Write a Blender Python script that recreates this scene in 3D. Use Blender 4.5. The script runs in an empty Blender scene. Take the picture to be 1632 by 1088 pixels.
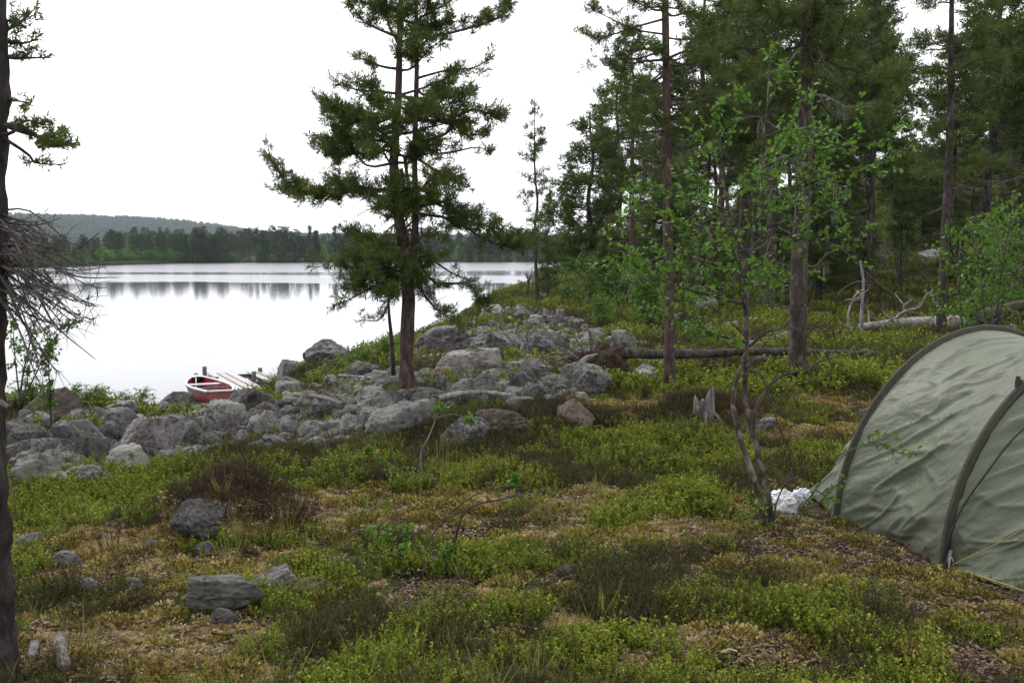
import bpy, math, numpy as np
from math import radians, sin, cos, pi
R = np.random.RandomState
SC = bpy.context.scene
COL = SC.collection
A = np.array

# ------------------------------------------------------------------ camera model
W0, H0, F = 1632.0, 1088.0, 1722.0
CAMZ = 3.4
HOR = 400.0
PITCH = math.atan((H0 / 2 - HOR) / F)
CP, SP = cos(PITCH), sin(PITCH)
CAM = A([0.0, 0.0, CAMZ])

def atD(px, py, D):
    """world point seen at photo pixel (px,py) at forward distance y = D"""
    a = (px - W0 / 2) / F
    b = (H0 / 2 - py) / F
    d = A([a, CP + b * SP, -SP + b * CP])
    return CAM + d * (D / d[1])

def project(P):
    P = np.atleast_2d(P) - CAM
    dep = P[:, 1] * CP - P[:, 2] * SP
    up = P[:, 1] * SP + P[:, 2] * CP
    dep = np.maximum(dep, 0.05)
    return W0 / 2 + F * P[:, 0] / dep, H0 / 2 - F * up / dep

# ------------------------------------------------------------------ noise
def _h(ix, iy, iz, s):
    n = (ix * 374761393 + iy * 668265263 + iz * 1440662683 + s * 974634777) & 0x7fffffff
    n = ((n ^ (n >> 13)) * 1274126177) & 0x7fffffff
    n = ((n ^ (n >> 16)) * 668265263) & 0x7fffffff
    return ((n ^ (n >> 15)) & 0xffff) / 32767.5 - 1.0

def noise3(P, s=0):
    P = np.asarray(P, float)
    i = np.floor(P).astype(np.int64)
    f = P - i
    u = f * f * (3 - 2 * f)
    r = 0
    for a in (0, 1):
        for b in (0, 1):
            for c in (0, 1):
                w = (u[..., 0] if a else 1 - u[..., 0]) * (u[..., 1] if b else 1 - u[..., 1]) * (u[..., 2] if c else 1 - u[..., 2])
                r = r + w * _h(i[..., 0] + a, i[..., 1] + b, i[..., 2] + c, s)
    return r

def fbm(P, s=0, o=4, g=0.5):
    P = np.asarray(P, float)
    r, a = 0, 1.0
    for k in range(o):
        r = r + a * noise3(P * (2.03 ** k), s + k)
        a *= g
    return r

def n2(x, y, sc, s=0, o=3):
    return fbm(np.stack([x * sc, y * sc, np.zeros_like(x) + 0.37], -1), s, o)

# ------------------------------------------------------------------ ground heights
CTRL = [  # photo pixel, distance
 (0,1088,4.0),(400,1088,4.0),(816,1088,3.95),(1200,1088,3.9),(1632,1088,3.85),
 (0,960,5.0),(400,960,4.9),(816,960,4.9),(1300,960,4.85),(1632,925,5.3),
 (0,850,6.3),(400,850,6.2),(816,850,6.1),(1220,852,6.1),(1340,832,6.35),(1512,897,5.6),
 (0,775,8.0),(250,755,8.6),(500,725,9.2),(816,740,8.2),(1200,730,8.4),(1450,760,7.6),
 (0,705,10.5),(150,690,11.5),(300,690,12.0),(450,670,12.0),(0,668,14),(120,668,15),(250,670,16),(335,668,18.5),(300,660,21),(365,655,21.5),(420,655,18),
 (500,645,13),(648,627,12),(816,650,10.6),(1065,621,12.5),(1273,618,12.8),(1500,625,12.5),(1700,640,12),
 (440,612,21),(510,582,22),(620,562,22),(715,538,26),(816,560,20),(930,530,25),(1060,545,20),
 (780,505,38),(816,490,42),(860,468,55),(905,445,70),(960,480,42),(1000,490,36),(1100,490,32),(1273,505,28),(1500,538,20),(1632,540,19),
 (1500,485,30),(1400,435,45),(1600,425,42),(1500,350,60),(1300,405,60),(1150,425,60),(1050,425,70),(1600,330,66),(1750,330,60),
]
PTS = [atD(*c) for c in CTRL]
PTS += [A([x, y, 1.78]) for x, y in ((0,0),(-3,0),(3,0),(0,-6),(-6,-4),(6,-4),(-5,3),(5,3),(0,2.4),(9,6),(14,12))]
PTS += [A([x, y, z]) for x, y, z in ((24,22,2.6),(34,40,5.5),(40,80,10),(70,60,12),(90,120,20),(45,150,14),(20,150,6),(18,220,3.5),(30,330,4),(120,330,20),(20,100,3.6),(60,220,12),(-12,8,1.0),(-20,12,.8),(-9,16,.9))]
SHORE = [(-500,22),(-200,23.5),(0,24.3),(200,24.8),(300,24.8),(360,25),(420,26.5),(480,29),(540,34),(620,40),(700,48),(765,66),(815,88),(862,125),(905,180),(935,260),(950,345)]
for px, D in SHORE:
    x = (px - 816) / F * D
    PTS.append(A([x, D, 0.0]))
for k, (px, D) in enumerate(SHORE):
    x = (px - 816) / F * D
    m = 1 + 0.06 * D / 25
    d2 = D * 1.12 if px < 600 else D * 1.0
    x2 = (px - 816) / F * d2 - (0 if px < 600 else 0.06 * D + 2)
    PTS.append(A([x2, d2, -0.9]))
PTS += [A([x, y, -2.0]) for x, y in ((-60,60),(-30,50),(-10,55),(-20,100),(-60,150),(-8,110),(-20,250),(-100,330),(-30,340),(-40,30),(0,200))]
PTS = A(PTS)

def tps_fit(P):
    n = len(P)
    d = np.linalg.norm(P[:, None, :2] - P[None, :, :2], axis=2) + 1e-9
    K = d * d * np.log(d) + np.eye(n) * 0.15
    Q = np.c_[np.ones(n), P[:, :2]]
    M = np.block([[K, Q], [Q.T, np.zeros((3, 3))]])
    return np.linalg.solve(M, np.r_[P[:, 2], 0, 0, 0])
# fit in a log-polar-ish space so that near and far points weigh alike
def warp(x, y):
    yy = y + 8.0
    r = np.sqrt(x * x + yy * yy)
    lr = np.log(np.maximum(r, .5))
    t = np.arctan2(x, yy)
    return np.stack([t * 2.2, lr], -1)
WP = np.c_[warp(PTS[:, 0], PTS[:, 1]) * 3, PTS[:, 2]]
_keep, _seen = [], []
for i, p in enumerate(WP):
    if all(np.hypot(*(p[:2] - q)) > 0.02 for q in _seen):
        _keep.append(i); _seen.append(p[:2])
WP = WP[_keep]
TW = tps_fit(WP)

def sstep(a, b, x):
    t = np.clip((x - a) / (b - a), 0, 1)
    return t * t * (3 - 2 * t)

MOUNDS = []
TENT_C = A([2.85, 6.1])
def GH(x, y):
    x = np.asarray(x, float); y = np.asarray(y, float)
    sh = x.shape
    x = x.ravel(); y = y.ravel()
    out = np.empty(len(x))
    for s in range(0, len(x), 40000):
        q = warp(x[s:s+40000], y[s:s+40000]) * 3
        d = np.linalg.norm(q[:, None, :] - WP[None, :, :2], axis=2) + 1e-9
        out[s:s+40000] = (d * d * np.log(d)) @ TW[:len(WP)] + TW[-3] + q @ TW[-2:]
    r = np.hypot(x, y)
    flat = 1 - 0.9 * np.exp(-(((x - TENT_C[0]) ** 2 + (y - TENT_C[1]) ** 2) / 1.3 ** 2) ** 2)
    far = sstep(15, 60, r)
    nz = 0.085 * n2(x, y, 0.9, 3, 3) + 0.04 * n2(x, y, 3.2, 9, 2) + 0.30 * far * n2(x, y, 0.16, 21, 3)
    land = sstep(-0.1, 0.9, out)
    for mx, my, mr_, mh in MOUNDS:
        out = out + mh * np.exp(-(((x - mx) ** 2 + (y - my) ** 2) / mr_ ** 2) ** 1.5)
    out = out + nz * flat * (0.25 + 0.75 * land)
    return np.clip(out, -1.6, 60).reshape(sh)

def gz(x, y):
    return float(GH(A([x]), A([y]))[0])

_D = np.exp(np.linspace(math.log(2.2), math.log(160), 700))
def hit(px, py):
    P = A([atD(px, py, d) for d in _D])
    g = GH(P[:, 0], P[:, 1])
    k = np.where(P[:, 2] <= g)[0]
    if len(k) == 0:
        return P[-1]
    k = k[0]
    p = P[k].copy(); p[2] = g[k]
    return p

_m = [(350,850,.36,.24),(800,702,.45,.16),(1120,668,.4,.12),(915,686,.35,.1),(80,672,.9,.18),(645,700,.5,.08),(400,815,.4,.12),(170,860,.35,.1),(620,830,.5,.06),(1330,620,.9,.15)]
MOUNDS = [(*hit(px, py)[:2], r, h) for px, py, r, h in _m]

# ------------------------------------------------------------------ mesh building
class MB:
    def __init__(s):
        s.v, s.f, s.t, s.m, s.n = [], [], [], [], 0
    def add(s, v, f, tint=None, mat=0):
        v = np.asarray(v, float).reshape(-1, 3); f = np.asarray(f, np.int64).reshape(-1, 4)
        s.v.append(v); s.f.append(f + s.n)
        s.t.append(np.full(len(v), 0.5) if tint is None else np.broadcast_to(np.asarray(tint, float), (len(v),)).copy())
        s.m.append(np.full(len(f), mat)); s.n += len(v)
        return s
    def build(s, name, mats, parent=None, smooth=False, loc=None):
        me = bpy.data.meshes.new(name)
        v = np.concatenate(s.v); f = np.concatenate(s.f)
        if loc is not None:
            v = v - A(loc)
        tri = f[:, 3] == f[:, 2]
        if tri.any():
            cnt = np.where(tri, 3, 4)
            idx = f.ravel()[np.stack([np.ones_like(tri), np.ones_like(tri), np.ones_like(tri), ~tri], 1).ravel()]
        else:
            cnt = np.full(len(f), 4); idx = f.ravel()
        me.vertices.add(len(v)); me.vertices.foreach_set('co', v.astype(np.float32).ravel())
        me.loops.add(len(idx)); me.loops.foreach_set('vertex_index', idx.astype(np.int32))
        me.polygons.add(len(f))
        st = np.r_[0, np.cumsum(cnt)[:-1]]
        me.polygons.foreach_set('loop_start', st.astype(np.int32))
        try: me.polygons.foreach_set('loop_total', cnt.astype(np.int32))
        except Exception: pass
        if not isinstance(mats, (list, tuple)): mats = [mats]
        for m in mats: me.materials.append(m)
        me.polygons.foreach_set('material_index', np.concatenate(s.m).astype(np.int32))
        me.polygons.foreach_set('use_smooth', np.full(len(f), bool(smooth)))
        at = me.attributes.new('tint', 'FLOAT', 'POINT'); at.data.foreach_set('value', np.concatenate(s.t).astype(np.float32))
        me.update(calc_edges=True)
        o = bpy.data.objects.new(name, me)
        COL.objects.link(o)
        if parent is not None: o.parent = parent
        elif loc is not None: o.location = tuple(loc)
        return o

def unit(v):
    v = np.asarray(v, float)
    return v / (np.linalg.norm(v, axis=-1, keepdims=True) + 1e-12)

def tube(mb, pts, rad, sides=6, tint=None, rough=0.0, seed=0, mat=0, cap=False, flare=None):
    pts = np.asarray(pts, float); n = len(pts)
    rad = np.broadcast_to(np.asarray(rad, float), (n,)).copy()
    tan = unit(np.gradient(pts, axis=0))
    ref = A([0, 0, 1.0]) if abs(tan[:, 2]).mean() < 0.75 else A([0, 1.0, 0])
    a = unit(np.cross(tan, ref)); b = np.cross(tan, a)
    th = np.linspace(0, 2 * pi, sides, endpoint=False)
    rr = np.ones((n, sides))
    if rough:
        q = np.stack([np.cos(th)[None] * 1.3 + 0 * rad[:, None], np.sin(th)[None] * 1.3 + 0 * rad[:, None],
                      (np.arange(n) * 0.35)[:, None] + 0 * th[None]], -1) + seed * 7.3
        rr = 1 + rough * fbm(q * 1.6, seed, 3)
    V = pts[:, None] + (a[:, None] * np.cos(th)[None, :, None] + b[:, None] * np.sin(th)[None, :, None]) * (rad[:, None] * rr)[..., None]
    i = np.arange(n - 1)[:, None] * sides; j = np.arange(sides)[None]; j2 = (j + 1) % sides
    f = np.stack([i + j, i + j2, i + sides + j2, i + sides + j], -1).reshape(-1, 4)
    V = V.reshape(-1, 3)
    if cap:
        k = len(V)
        V = np.r_[V, pts[:1], pts[-1:]]
        jj = np.arange(sides); j3 = (jj + 1) % sides
        f = np.r_[f, np.stack([j3, jj, np.full(sides, k), np.full(sides, k)], 1),
                  np.stack([(n-1)*sides + jj, (n-1)*sides + j3, np.full(sides, k+1), np.full(sides, k+1)], 1)]
    mb.add(V, f, tint, mat)

def box(mb, c, s, rot=0.0, mat=0, axes=None, tint=None):
    """box with centre c, full sizes s, turned about z by rot, or along given axes"""
    c = A(c, float); s = A(s, float) / 2
    X = axes if axes is not None else A([[cos(rot), sin(rot), 0], [-sin(rot), cos(rot), 0], [0, 0, 1]])
    X = A(X)
    bv = 0.12 * s.min()
    V = []
    for z in (-1, 1):
        for y in (-1, 1):
            for x in (-1, 1):
                V.append(c + x * s[0] * X[0] + y * s[1] * X[1] + z * s[2] * X[2])
    f = [(0,2,3,1),(4,5,7,6),(0,1,5,4),(2,6,7,3),(0,4,6,2),(1,3,7,5)]
    mb.add(V, f, tint, mat)

def curve(pts, n):
    """smooth resample through points (Catmull-Rom)"""
    P = np.asarray(pts, float)
    Q = np.r_[[2 * P[0] - P[1]], P, [2 * P[-1] - P[-2]]]
    t = np.linspace(0, len(P) - 1, n)
    k = np.minimum(t.astype(int), len(P) - 2); u = (t - k)[:, None]
    p0, p1, p2, p3 = Q[k], Q[k+1], Q[k+2], Q[k+3]
    return 0.5 * (2*p1 + (p2-p0)*u + (2*p0-5*p1+4*p2-p3)*u*u + (3*p1-p0-3*p2+p3)*u**3)

# ------------------------------------------------------------------ materials
def newmat(name):
    m = bpy.data.materials.new(name); m.use_nodes = True
    nt = m.node_tree; nt.nodes.clear()
    o = nt.nodes.new('ShaderNodeOutputMaterial')
    return m, nt, o
def N(nt, t, **kw):
    n = nt.nodes.new(t)
    for k, v in kw.items():
        if k.startswith('i_'):
            key = k[2:].replace('_', ' ')
            n.inputs[key].default_value = v
        else: setattr(n, k, v)
    return n
def L(nt, a, b): nt.links.new(a, b)
def mixc(nt, fac, a, b, mode='MIX'):
    n = nt.nodes.new('ShaderNodeMix'); n.data_type = 'RGBA'; n.blend_type = mode
    for sock, v in ((n.inputs[0], fac), (n.inputs[6], a), (n.inputs[7], b)):
        if hasattr(v, 'is_output') or isinstance(v, bpy.types.NodeSocket): L(nt, v, sock)
        elif isinstance(v, (int, float)): sock.default_value = v
        else: sock.default_value = (*v, 1)
    return n.outputs[2]
def ramp(nt, src, stops, interp='LINEAR'):
    n = nt.nodes.new('ShaderNodeValToRGB'); n.color_ramp.interpolation = interp
    e = n.color_ramp.elements
    while len(e) < len(stops): e.new(0.5)
    for k, (p, c) in enumerate(stops):
        e[k].position = p; e[k].color = (*c, 1) if len(c) == 3 else c
    L(nt, src, n.inputs[0]); return n.outputs[0]
def g(v): return (v, v, v)
def coords(nt, kind='Object', scale=(1,1,1)):
    t = nt.nodes.new('ShaderNodeTexCoord'); m = nt.nodes.new('ShaderNodeMapping')
    m.inputs['Scale'].default_value = scale
    L(nt, t.outputs[kind], m.inputs[0]); return m.outputs[0]
def noise(nt, vec, sc, det=5, rough=0.55, dist=0.0):
    n = N(nt, 'ShaderNodeTexNoise', i_Scale=sc, i_Detail=det, i_Roughness=rough, i_Distortion=dist)
    L(nt, vec, n.inputs['Vector']); return n.outputs[0]
def bump(nt, h, strength, dist, base=None):
    n = N(nt, 'ShaderNodeBump', i_Strength=strength, i_Distance=dist)
    L(nt, h, n.inputs['Height'])
    if base is not None: L(nt, base, n.inputs['Normal'])
    return n.outputs[0]
def pbsdf(nt, out, col, rough=0.8, spec=0.3, normal=None):
    p = N(nt, 'ShaderNodeBsdfPrincipled', i_Roughness=rough)
    p.inputs['Specular IOR Level'].default_value = spec
    if isinstance(col, bpy.types.NodeSocket): L(nt, col, p.inputs['Base Color'])
    else: p.inputs['Base Color'].default_value = (*col, 1)
    if normal is not None: L(nt, normal, p.inputs['Normal'])
    L(nt, p.outputs[0], out.inputs[0]); return p

def leafmat(name, cols, trans=0.35, spec=0.25, rough=0.5, inst=False, rnd=0.5):
    m, nt, o = newmat(name)
    at = N(nt, 'ShaderNodeAttribute', attribute_name='tint'); fac = at.outputs['Fac']
    if inst:
        a2 = N(nt, 'ShaderNodeAttribute', attribute_name='itint', attribute_type='INSTANCER')
        mm = N(nt, 'ShaderNodeMath', operation='ADD'); L(nt, fac, mm.inputs[0]); L(nt, a2.outputs['Fac'], mm.inputs[1]); fac = mm.outputs[0]
    k = len(cols)
    c = ramp(nt, fac, [(i / (k - 1), cc) for i, cc in enumerate(cols)])
    p = pbsdf(nt, o, c, rough, spec)
    if trans:
        t = N(nt, 'ShaderNodeBsdfTranslucent'); L(nt, c, t.inputs[0])
        mx = N(nt, 'ShaderNodeMixShader'); mx.inputs[0].default_value = trans
        L(nt, p.outputs[0], mx.inputs[1]); L(nt, t.outputs[0], mx.inputs[2]); L(nt, mx.outputs[0], o.inputs[0])
    return m

def barkmat(name, dark, mid, pale, zs=0.38, sc=16, lich=0.35, bs=1.0):
    m, nt, o = newmat(name)
    v = coords(nt, 'Object', (1, 1, zs))
    n1 = noise(nt, v, sc, 8, 0.68, 0.6)
    v2 = coords(nt, 'Object', (1, 1, 0.6))
    n2_ = noise(nt, v2, 5, 4)
    c = ramp(nt, n1, [(0.33, dark), (0.5, mid), (0.68, pale)])
    c = mixc(nt, ramp(nt, n2_, [(0.55, g(0)), (0.72, g(lich))]), c, (0.16, 0.17, 0.15))
    pbsdf(nt, o, c, 0.9, 0.15, bump(nt, n1, bs, 0.03))
    return m

M = {}
M['pine_bark'] = barkmat('pine_bark', (.016,.013,.012), (.058,.046,.042), (.135,.11,.10))
M['dark_bark'] = barkmat('dark_pine_bark', (.008,.007,.007), (.034,.027,.027), (.085,.066,.062), lich=.2)
M['red_bark'] = barkmat('red_bark', (.018,.012,.011), (.070,.047,.040), (.15,.105,.088), lich=.3)
M['dead_wood'] = barkmat('dead_wood', (.06,.05,.047), (.14,.12,.115), (.25,.225,.21), zs=.3, sc=20, lich=.4, bs=.5)
M['fan_wood'] = barkmat('bare_twig_wood', (.035,.028,.027), (.085,.072,.070), (.16,.14,.135), zs=.3, sc=20, lich=.3, bs=.4)
M['twig'] = barkmat('twig', (.02,.015,.014), (.055,.044,.040), (.11,.09,.082), zs=.4, sc=18, lich=.4, bs=.4)
M['birch_bark'] = barkmat('birch_bark', (.02,.014,.012), (.07,.050,.043), (.26,.225,.20), zs=.8, sc=11, lich=.5, bs=.5)
M['grey_log'] = barkmat('grey_log', (.10,.09,.085), (.22,.20,.19), (.40,.37,.355), zs=.25, sc=16, lich=.2, bs=.5)
M['needles'] = leafmat('pine_needles', [(.026,.044,.013), (.060,.094,.022), (.105,.140,.032), (.17,.17,.045)], .25, .12, .6)
M['far_needles'] = leafmat('far_needles', [(.018,.030,.014), (.035,.052,.019), (.055,.080,.026)], .2, .1, .7)
M['dead_needles'] = leafmat('brown_needles', [(.03,.018,.014), (.06,.035,.025), (.09,.05,.03)], .1, .1, .8)
M['hang_lichen'] = leafmat('hanging_lichen', [(.10,.11,.085), (.18,.19,.15)], .3, .05, .9)
M['birch_leaf'] = leafmat('birch_leaves', [(.045,.105,.012), (.072,.165,.016), (.105,.21,.024), (.15,.235,.04)], .42, .2, .45)
M['bil_leaf'] = leafmat('bilberry_leaves', [(.060,.066,.014), (.115,.145,.019), (.180,.225,.028), (.27,.285,.048)], .28, .08, .6, True)
M['heath_leaf'] = leafmat('heather_sprigs', [(.055,.034,.027), (.068,.055,.028), (.072,.080,.026), (.11,.105,.035)], .2, .1, .7, True)
M['lichen'] = leafmat('reindeer_lichen', [(.30,.21,.085), (.44,.35,.19), (.54,.49,.34)], .15, .05, .95, True)
M['litter'] = leafmat('leaf_litter', [(.035,.022,.016), (.085,.055,.036), (.16,.115,.075), (.28,.24,.2)], .0, .1, .85, True)
M['grass'] = leafmat('grass_blades', [(.12,.13,.03), (.22,.20,.07)], .3, .1, .7, True)

def rockmat():
    m, nt, o = newmat('rock')
    v = coords(nt, 'Object')
    oi = N(nt, 'ShaderNodeObjectInfo')
    add = N(nt, 'ShaderNodeVectorMath', operation='ADD'); L(nt, v, add.inputs[0]); 
    cx = N(nt, 'ShaderNodeCombineXYZ')
    mu = N(nt, 'ShaderNodeMath', operation='MULTIPLY'); mu.inputs[1].default_value = 90; L(nt, oi.outputs['Random'], mu.inputs[0])
    L(nt, mu.outputs[0], cx.inputs[0]); L(nt, mu.outputs[0], cx.inputs[1]); L(nt, cx.outputs[0], add.inputs[1]); v = add.outputs[0]
    n1 = noise(nt, v, 1.8, 8, .62, .4)
    n2_ = noise(nt, v, 7.0, 6, .6)
    sh = N(nt, 'ShaderNodeMath', operation='MULTIPLY_ADD'); L(nt, oi.outputs['Random'], sh.inputs[0]); sh.inputs[1].default_value = .16; sh.inputs[2].default_value = -.08
    sa = N(nt, 'ShaderNodeMath', operation='ADD'); L(nt, n2_, sa.inputs[0]); L(nt, sh.outputs[0], sa.inputs[1]); n2_ = sa.outputs[0]
    n3 = noise(nt, v, 30.0, 4, .7)
    c = ramp(nt, n1, [(.34, (.075,.073,.075)), (.46, (.19,.187,.19)), (.56, (.30,.29,.288)), (.70, (.42,.38,.385))])
    c = mixc(nt, ramp(nt, n2_, [(.53, g(0)), (.60, g(.7))]), c, (.34,.36,.30))     # grey-green crust lichen
    c = mixc(nt, ramp(nt, n2_, [(.36, g(.85)), (.44, g(0))]), c, (.06,.055,.055))   # dark lichen
    c = mixc(nt, ramp(nt, n3, [(.58, g(0)), (.70, g(.55))]), c, (.55,.55,.52))
    c = mixc(nt, ramp(nt, n3, [(.28, g(.5)), (.40, g(0))]), c, (.05,.05,.05))
    hv = N(nt, 'ShaderNodeHueSaturation'); L(nt, c, hv.inputs['Color'])
    mr = N(nt, 'ShaderNodeMapRange'); mr.inputs[3].default_value = .85; mr.inputs[4].default_value = 1.3
    L(nt, oi.outputs['Random'], mr.inputs[0]); L(nt, mr.outputs[0], hv.inputs['Value'])
    c = hv.outputs[0]
    c = mixc(nt, 1.0, c, oi.outputs['Color'], 'MULTIPLY')
    # moss on flat tops where the noise allows
    ge = N(nt, 'ShaderNodeNewGeometry'); sx = N(nt, 'ShaderNodeSeparateXYZ'); L(nt, ge.outputs['Normal'], sx.inputs[0])
    nm = noise(nt, v, 1.3, 5, .6)
    a2 = N(nt, 'ShaderNodeMath', operation='MULTIPLY'); L(nt, ramp(nt, nm, [(.56, g(0)), (.62, g(1))]), a2.inputs[0]); L(nt, ramp(nt, sx.outputs[2], [(.5, g(0)), (.8, g(1))]), a2.inputs[1])
    c = mixc(nt, a2.outputs[0], c, (.085,.085,.03))
    h = mixc(nt, .5, n2_, n3)
    pbsdf(nt, o, c, .88, .2, bump(nt, h, 1.0, .10))
    return m
M['rock'] = rockmat()

def groundmat():
    m, nt, o = newmat('heath_ground')
    v = coords(nt, 'Object')
    n1 = noise(nt, v, 1.1, 6, .6, .3); n2_ = noise(nt, v, 5.5, 6, .65); n3 = noise(nt, v, 38, 5, .7); n4 = noise(nt, v, 0.35, 4, .6)
    soil = ramp(nt, n3, [(.35, (.018,.011,.008)), (.52, (.058,.037,.026)), (.68, (.16,.115,.08))])
    moss = ramp(nt, n2_, [(.30, (.08,.07,.022)), (.44, (.22,.165,.05)), (.55, (.36,.26,.10)), (.72, (.46,.38,.22))])
    green = ramp(nt, n3, [(.35, (.024,.030,.009)), (.55, (.056,.066,.016)), (.70, (.105,.105,.026))])
    at = N(nt, 'ShaderNodeAttribute', attribute_name='bare'); al = N(nt, 'ShaderNodeAttribute', attribute_name='litter')
    def thr(a, nn, lo, hi):
        s = N(nt, 'ShaderNodeMath', operation='ADD'); L(nt, a, s.inputs[0]); L(nt, nn, s.inputs[1])
        return ramp(nt, s.outputs[0], [(lo, g(0)), (hi, g(1))])
    half = N(nt, 'ShaderNodeMath', operation='MULTIPLY'); half.inputs[1].default_value = .6; L(nt, at.outputs['Fac'], half.inputs[0])
    c = mixc(nt, ramp(nt, n2_, [(.45, g(0)), (.62, g(.8))]), green, soil)
    c = mixc(nt, thr(half.outputs[0], n1, .62, .85), c, moss)
    half2 = N(nt, 'ShaderNodeMath', operation='MULTIPLY'); half2.inputs[1].default_value = .6; L(nt, al.outputs['Fac'], half2.inputs[0])
    c = mixc(nt, thr(half2.outputs[0], n2_, .60, .85), c, soil)
    ast = N(nt, 'ShaderNodeAttribute', attribute_name='stony')
    c = mixc(nt, thr(ast.outputs['Fac'], n2_, .85, 1.15), c, ramp(nt, n3, [(.35, (.03,.028,.026)), (.5, (.12,.115,.10)), (.65, (.26,.25,.235))]))
    c = mixc(nt, ramp(nt, n3, [(.66, g(0)), (.74, g(.35))]), c, (.30,.27,.20))
    h = mixc(nt, .5, n2_, n3)
    pbsdf(nt, o, c, .95, .1, bump(nt, h, 1.0, .06))
    return m
M['ground'] = groundmat()

def flat(name, col, rough=.6, spec=.4, var=.25, sc=9, bs=0.0):
    m, nt, o = newmat(name)
    v = coords(nt, 'Object'); n = noise(nt, v, sc, 5, .6)
    c = mixc(nt, ramp(nt, n, [(.3, g(0)), (.7, g(1))]), tuple(x * (1 - var) for x in col), tuple(min(1, x * (1 + var)) for x in col))
    pbsdf(nt, o, c, rough, spec, bump(nt, n, bs, .02) if bs else None)
    return m

# ------------------------------------------------------------------ tagging
def tag(o, label, cat, group=None):
    o['label'] = label; o['category'] = cat
    if group: o['group'] = group
    return o
def struct(o): o['kind'] = 'structure'; return o
def stuff(o, label=None, cat=None):
    o['kind'] = 'stuff'
    if label: tag(o, label, cat)
    return o
def thing(name, label, cat, loc, group=None):
    o = bpy.data.objects.new(name, None); COL.objects.link(o)
    o.location = tuple(loc); o.empty_display_size = .2
    return tag(o, label, cat, group)
def copy_thing(root, loc, rz=0.0, sc=1.0, label=None, group=None):
    r = root.copy(); COL.objects.link(r)
    r.location = tuple(loc); r.rotation_euler = (0, 0, rz)
    r.scale = (sc, sc, sc) if np.isscalar(sc) else tuple(sc)
    if label: r['label'] = label
    if group: r['group'] = group
    for ch in list(root.children):
        c = ch.copy(); COL.objects.link(c); c.parent = r
    return r

# ------------------------------------------------------------------ ground cover map (world ellipses on the ground)
def blob(px, py, rx, ry):
    p = hit(px, py); q = hit(px + rx, py); t = hit(px, max(py - ry, 330))
    return p[0], p[1], max(abs(q[0] - p[0]), .12), max(abs(t[1] - p[1]), .15)
BARE = [blob(*b) for b in ((150,905,160,22),(330,905,150,22),(450,850,140,26),(560,805,110,20),(640,800,70,14),(230,1040,200,36),(180,870,120,14),(60,1000,60,30),(930,795,70,18),(870,860,90,12),(1010,855,120,14),(1130,850,110,14),
   (1290,850,110,30),(760,800,80,14),(1400,700,70,22),(1280,690,60,12),(1330,640,60,10),(1000,650,120,8),(1150,1020,110,24),(1500,960,110,30),(1010,1050,60,20),(900,1000,50,12),(1300,520,60,8),(1230,520,50,6),(800,575,70,8),(560,610,60,6),(500,620,40,6),(1590,985,60,30),(700,845,50,12),(300,1070,160,25))]
LIT = [blob(*b) for b in ((1300,860,130,40),(1420,890,120,36),(1230,880,60,24),(1560,960,100,26),(1600,1060,80,40),(740,850,90,20),(700,945,60,20),(900,930,70,20),(1350,930,120,20),(1200,1030,90,22),(1000,1000,60,14),(640,560,40,10),(1060,610,40,8),(1275,610,50,10))]
HEA = [blob(*b) for b in ((110,965,110,38),(560,1000,110,38),(440,1060,90,30),(690,1040,120,30),(560,720,170,30),(400,730,120,20),(960,750,110,24),(820,720,90,18),(1020,940,130,26),(1060,990,110,24),(1400,1000,90,30),(1460,1050,120,30),(350,810,60,28),(790,690,60,16),(1090,690,60,20),(1200,790,60,30),(1350,620,120,16),(900,640,60,10),(640,690,60,12),(1150,590,60,12),(1380,560,80,10),(1050,900,100,12),(900,560,60,8),(830,1010,90,24),(1180,930,80,14))]
GRE = [blob(*b) for b in ((620,760,130,24),(780,770,120,20),(950,720,120,20),(1050,750,110,24),(870,800,90,16),(700,900,150,26),(820,910,120,24),(500,920,60,26),(430,960,60,22),(250,760,140,16),(100,800,110,22),(230,810,100,18),(1130,720,90,24),(1330,740,60,24),(1030,700,90,12),(950,1050,150,36),(600,1070,120,30),(780,1000,80,20),(1300,1000,120,40),(1440,1060,100,26),(1550,1040,60,26),(1160,800,90,20),(960,900,100,16),(340,880,50,12),(520,850,40,14),(1300,620,40,10),(1000,830,90,14),(110,640,90,10),(190,650,60,8))]
def cover(x, y, BL, wob=.45):
    x = np.asarray(x, float); y = np.asarray(y, float)
    r = np.zeros_like(x)
    w = wob * (.9 * n2(x, y, 1.6, 33, 4) + .9 * n2(x, y, 5.5, 36, 2))
    for bx, by, rx, ry in BL:
        d = np.sqrt(((x - bx) / rx) ** 2 + ((y - by) / ry) ** 2) + w
        r = np.maximum(r, 1 - sstep(.7, 1.25, d))
    return r

ZPX = [[(5,685),(5,770),(120,785),(250,740),(330,715),(440,712),(600,700),(600,690),(720,655),(900,640),(985,612),(1060,600),(990,560),(960,525),(830,488),(780,498),(700,540),(640,590),(590,600),(520,612),(430,640),(330,650),(200,660),(60,660)]]
ZONES = [A([hit(*q)[:2] for q in z]) for z in ZPX]
def inpoly(x, y, P):
    ins = np.zeros(len(x), bool); j = len(P) - 1
    for i in range(len(P)):
        c = ((P[i, 1] > y) != (P[j, 1] > y)) & (x < (P[j, 0] - P[i, 0]) * (y - P[i, 1]) / (P[j, 1] - P[i, 1] + 1e-12) + P[i, 0])
        ins ^= c; j = i
    return ins
def stony(x, y):
    x = np.asarray(x, float); y = np.asarray(y, float)
    w = .5 * n2(x, y, .9, 71, 3)
    return inpoly(x + w, y + w * 1.3, ZONES[0]).astype(float)
def jetty_clear(x, y): return ~((x > -13.6) & (x < -8.6) & (y > 20.5) & (y < 30))
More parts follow.
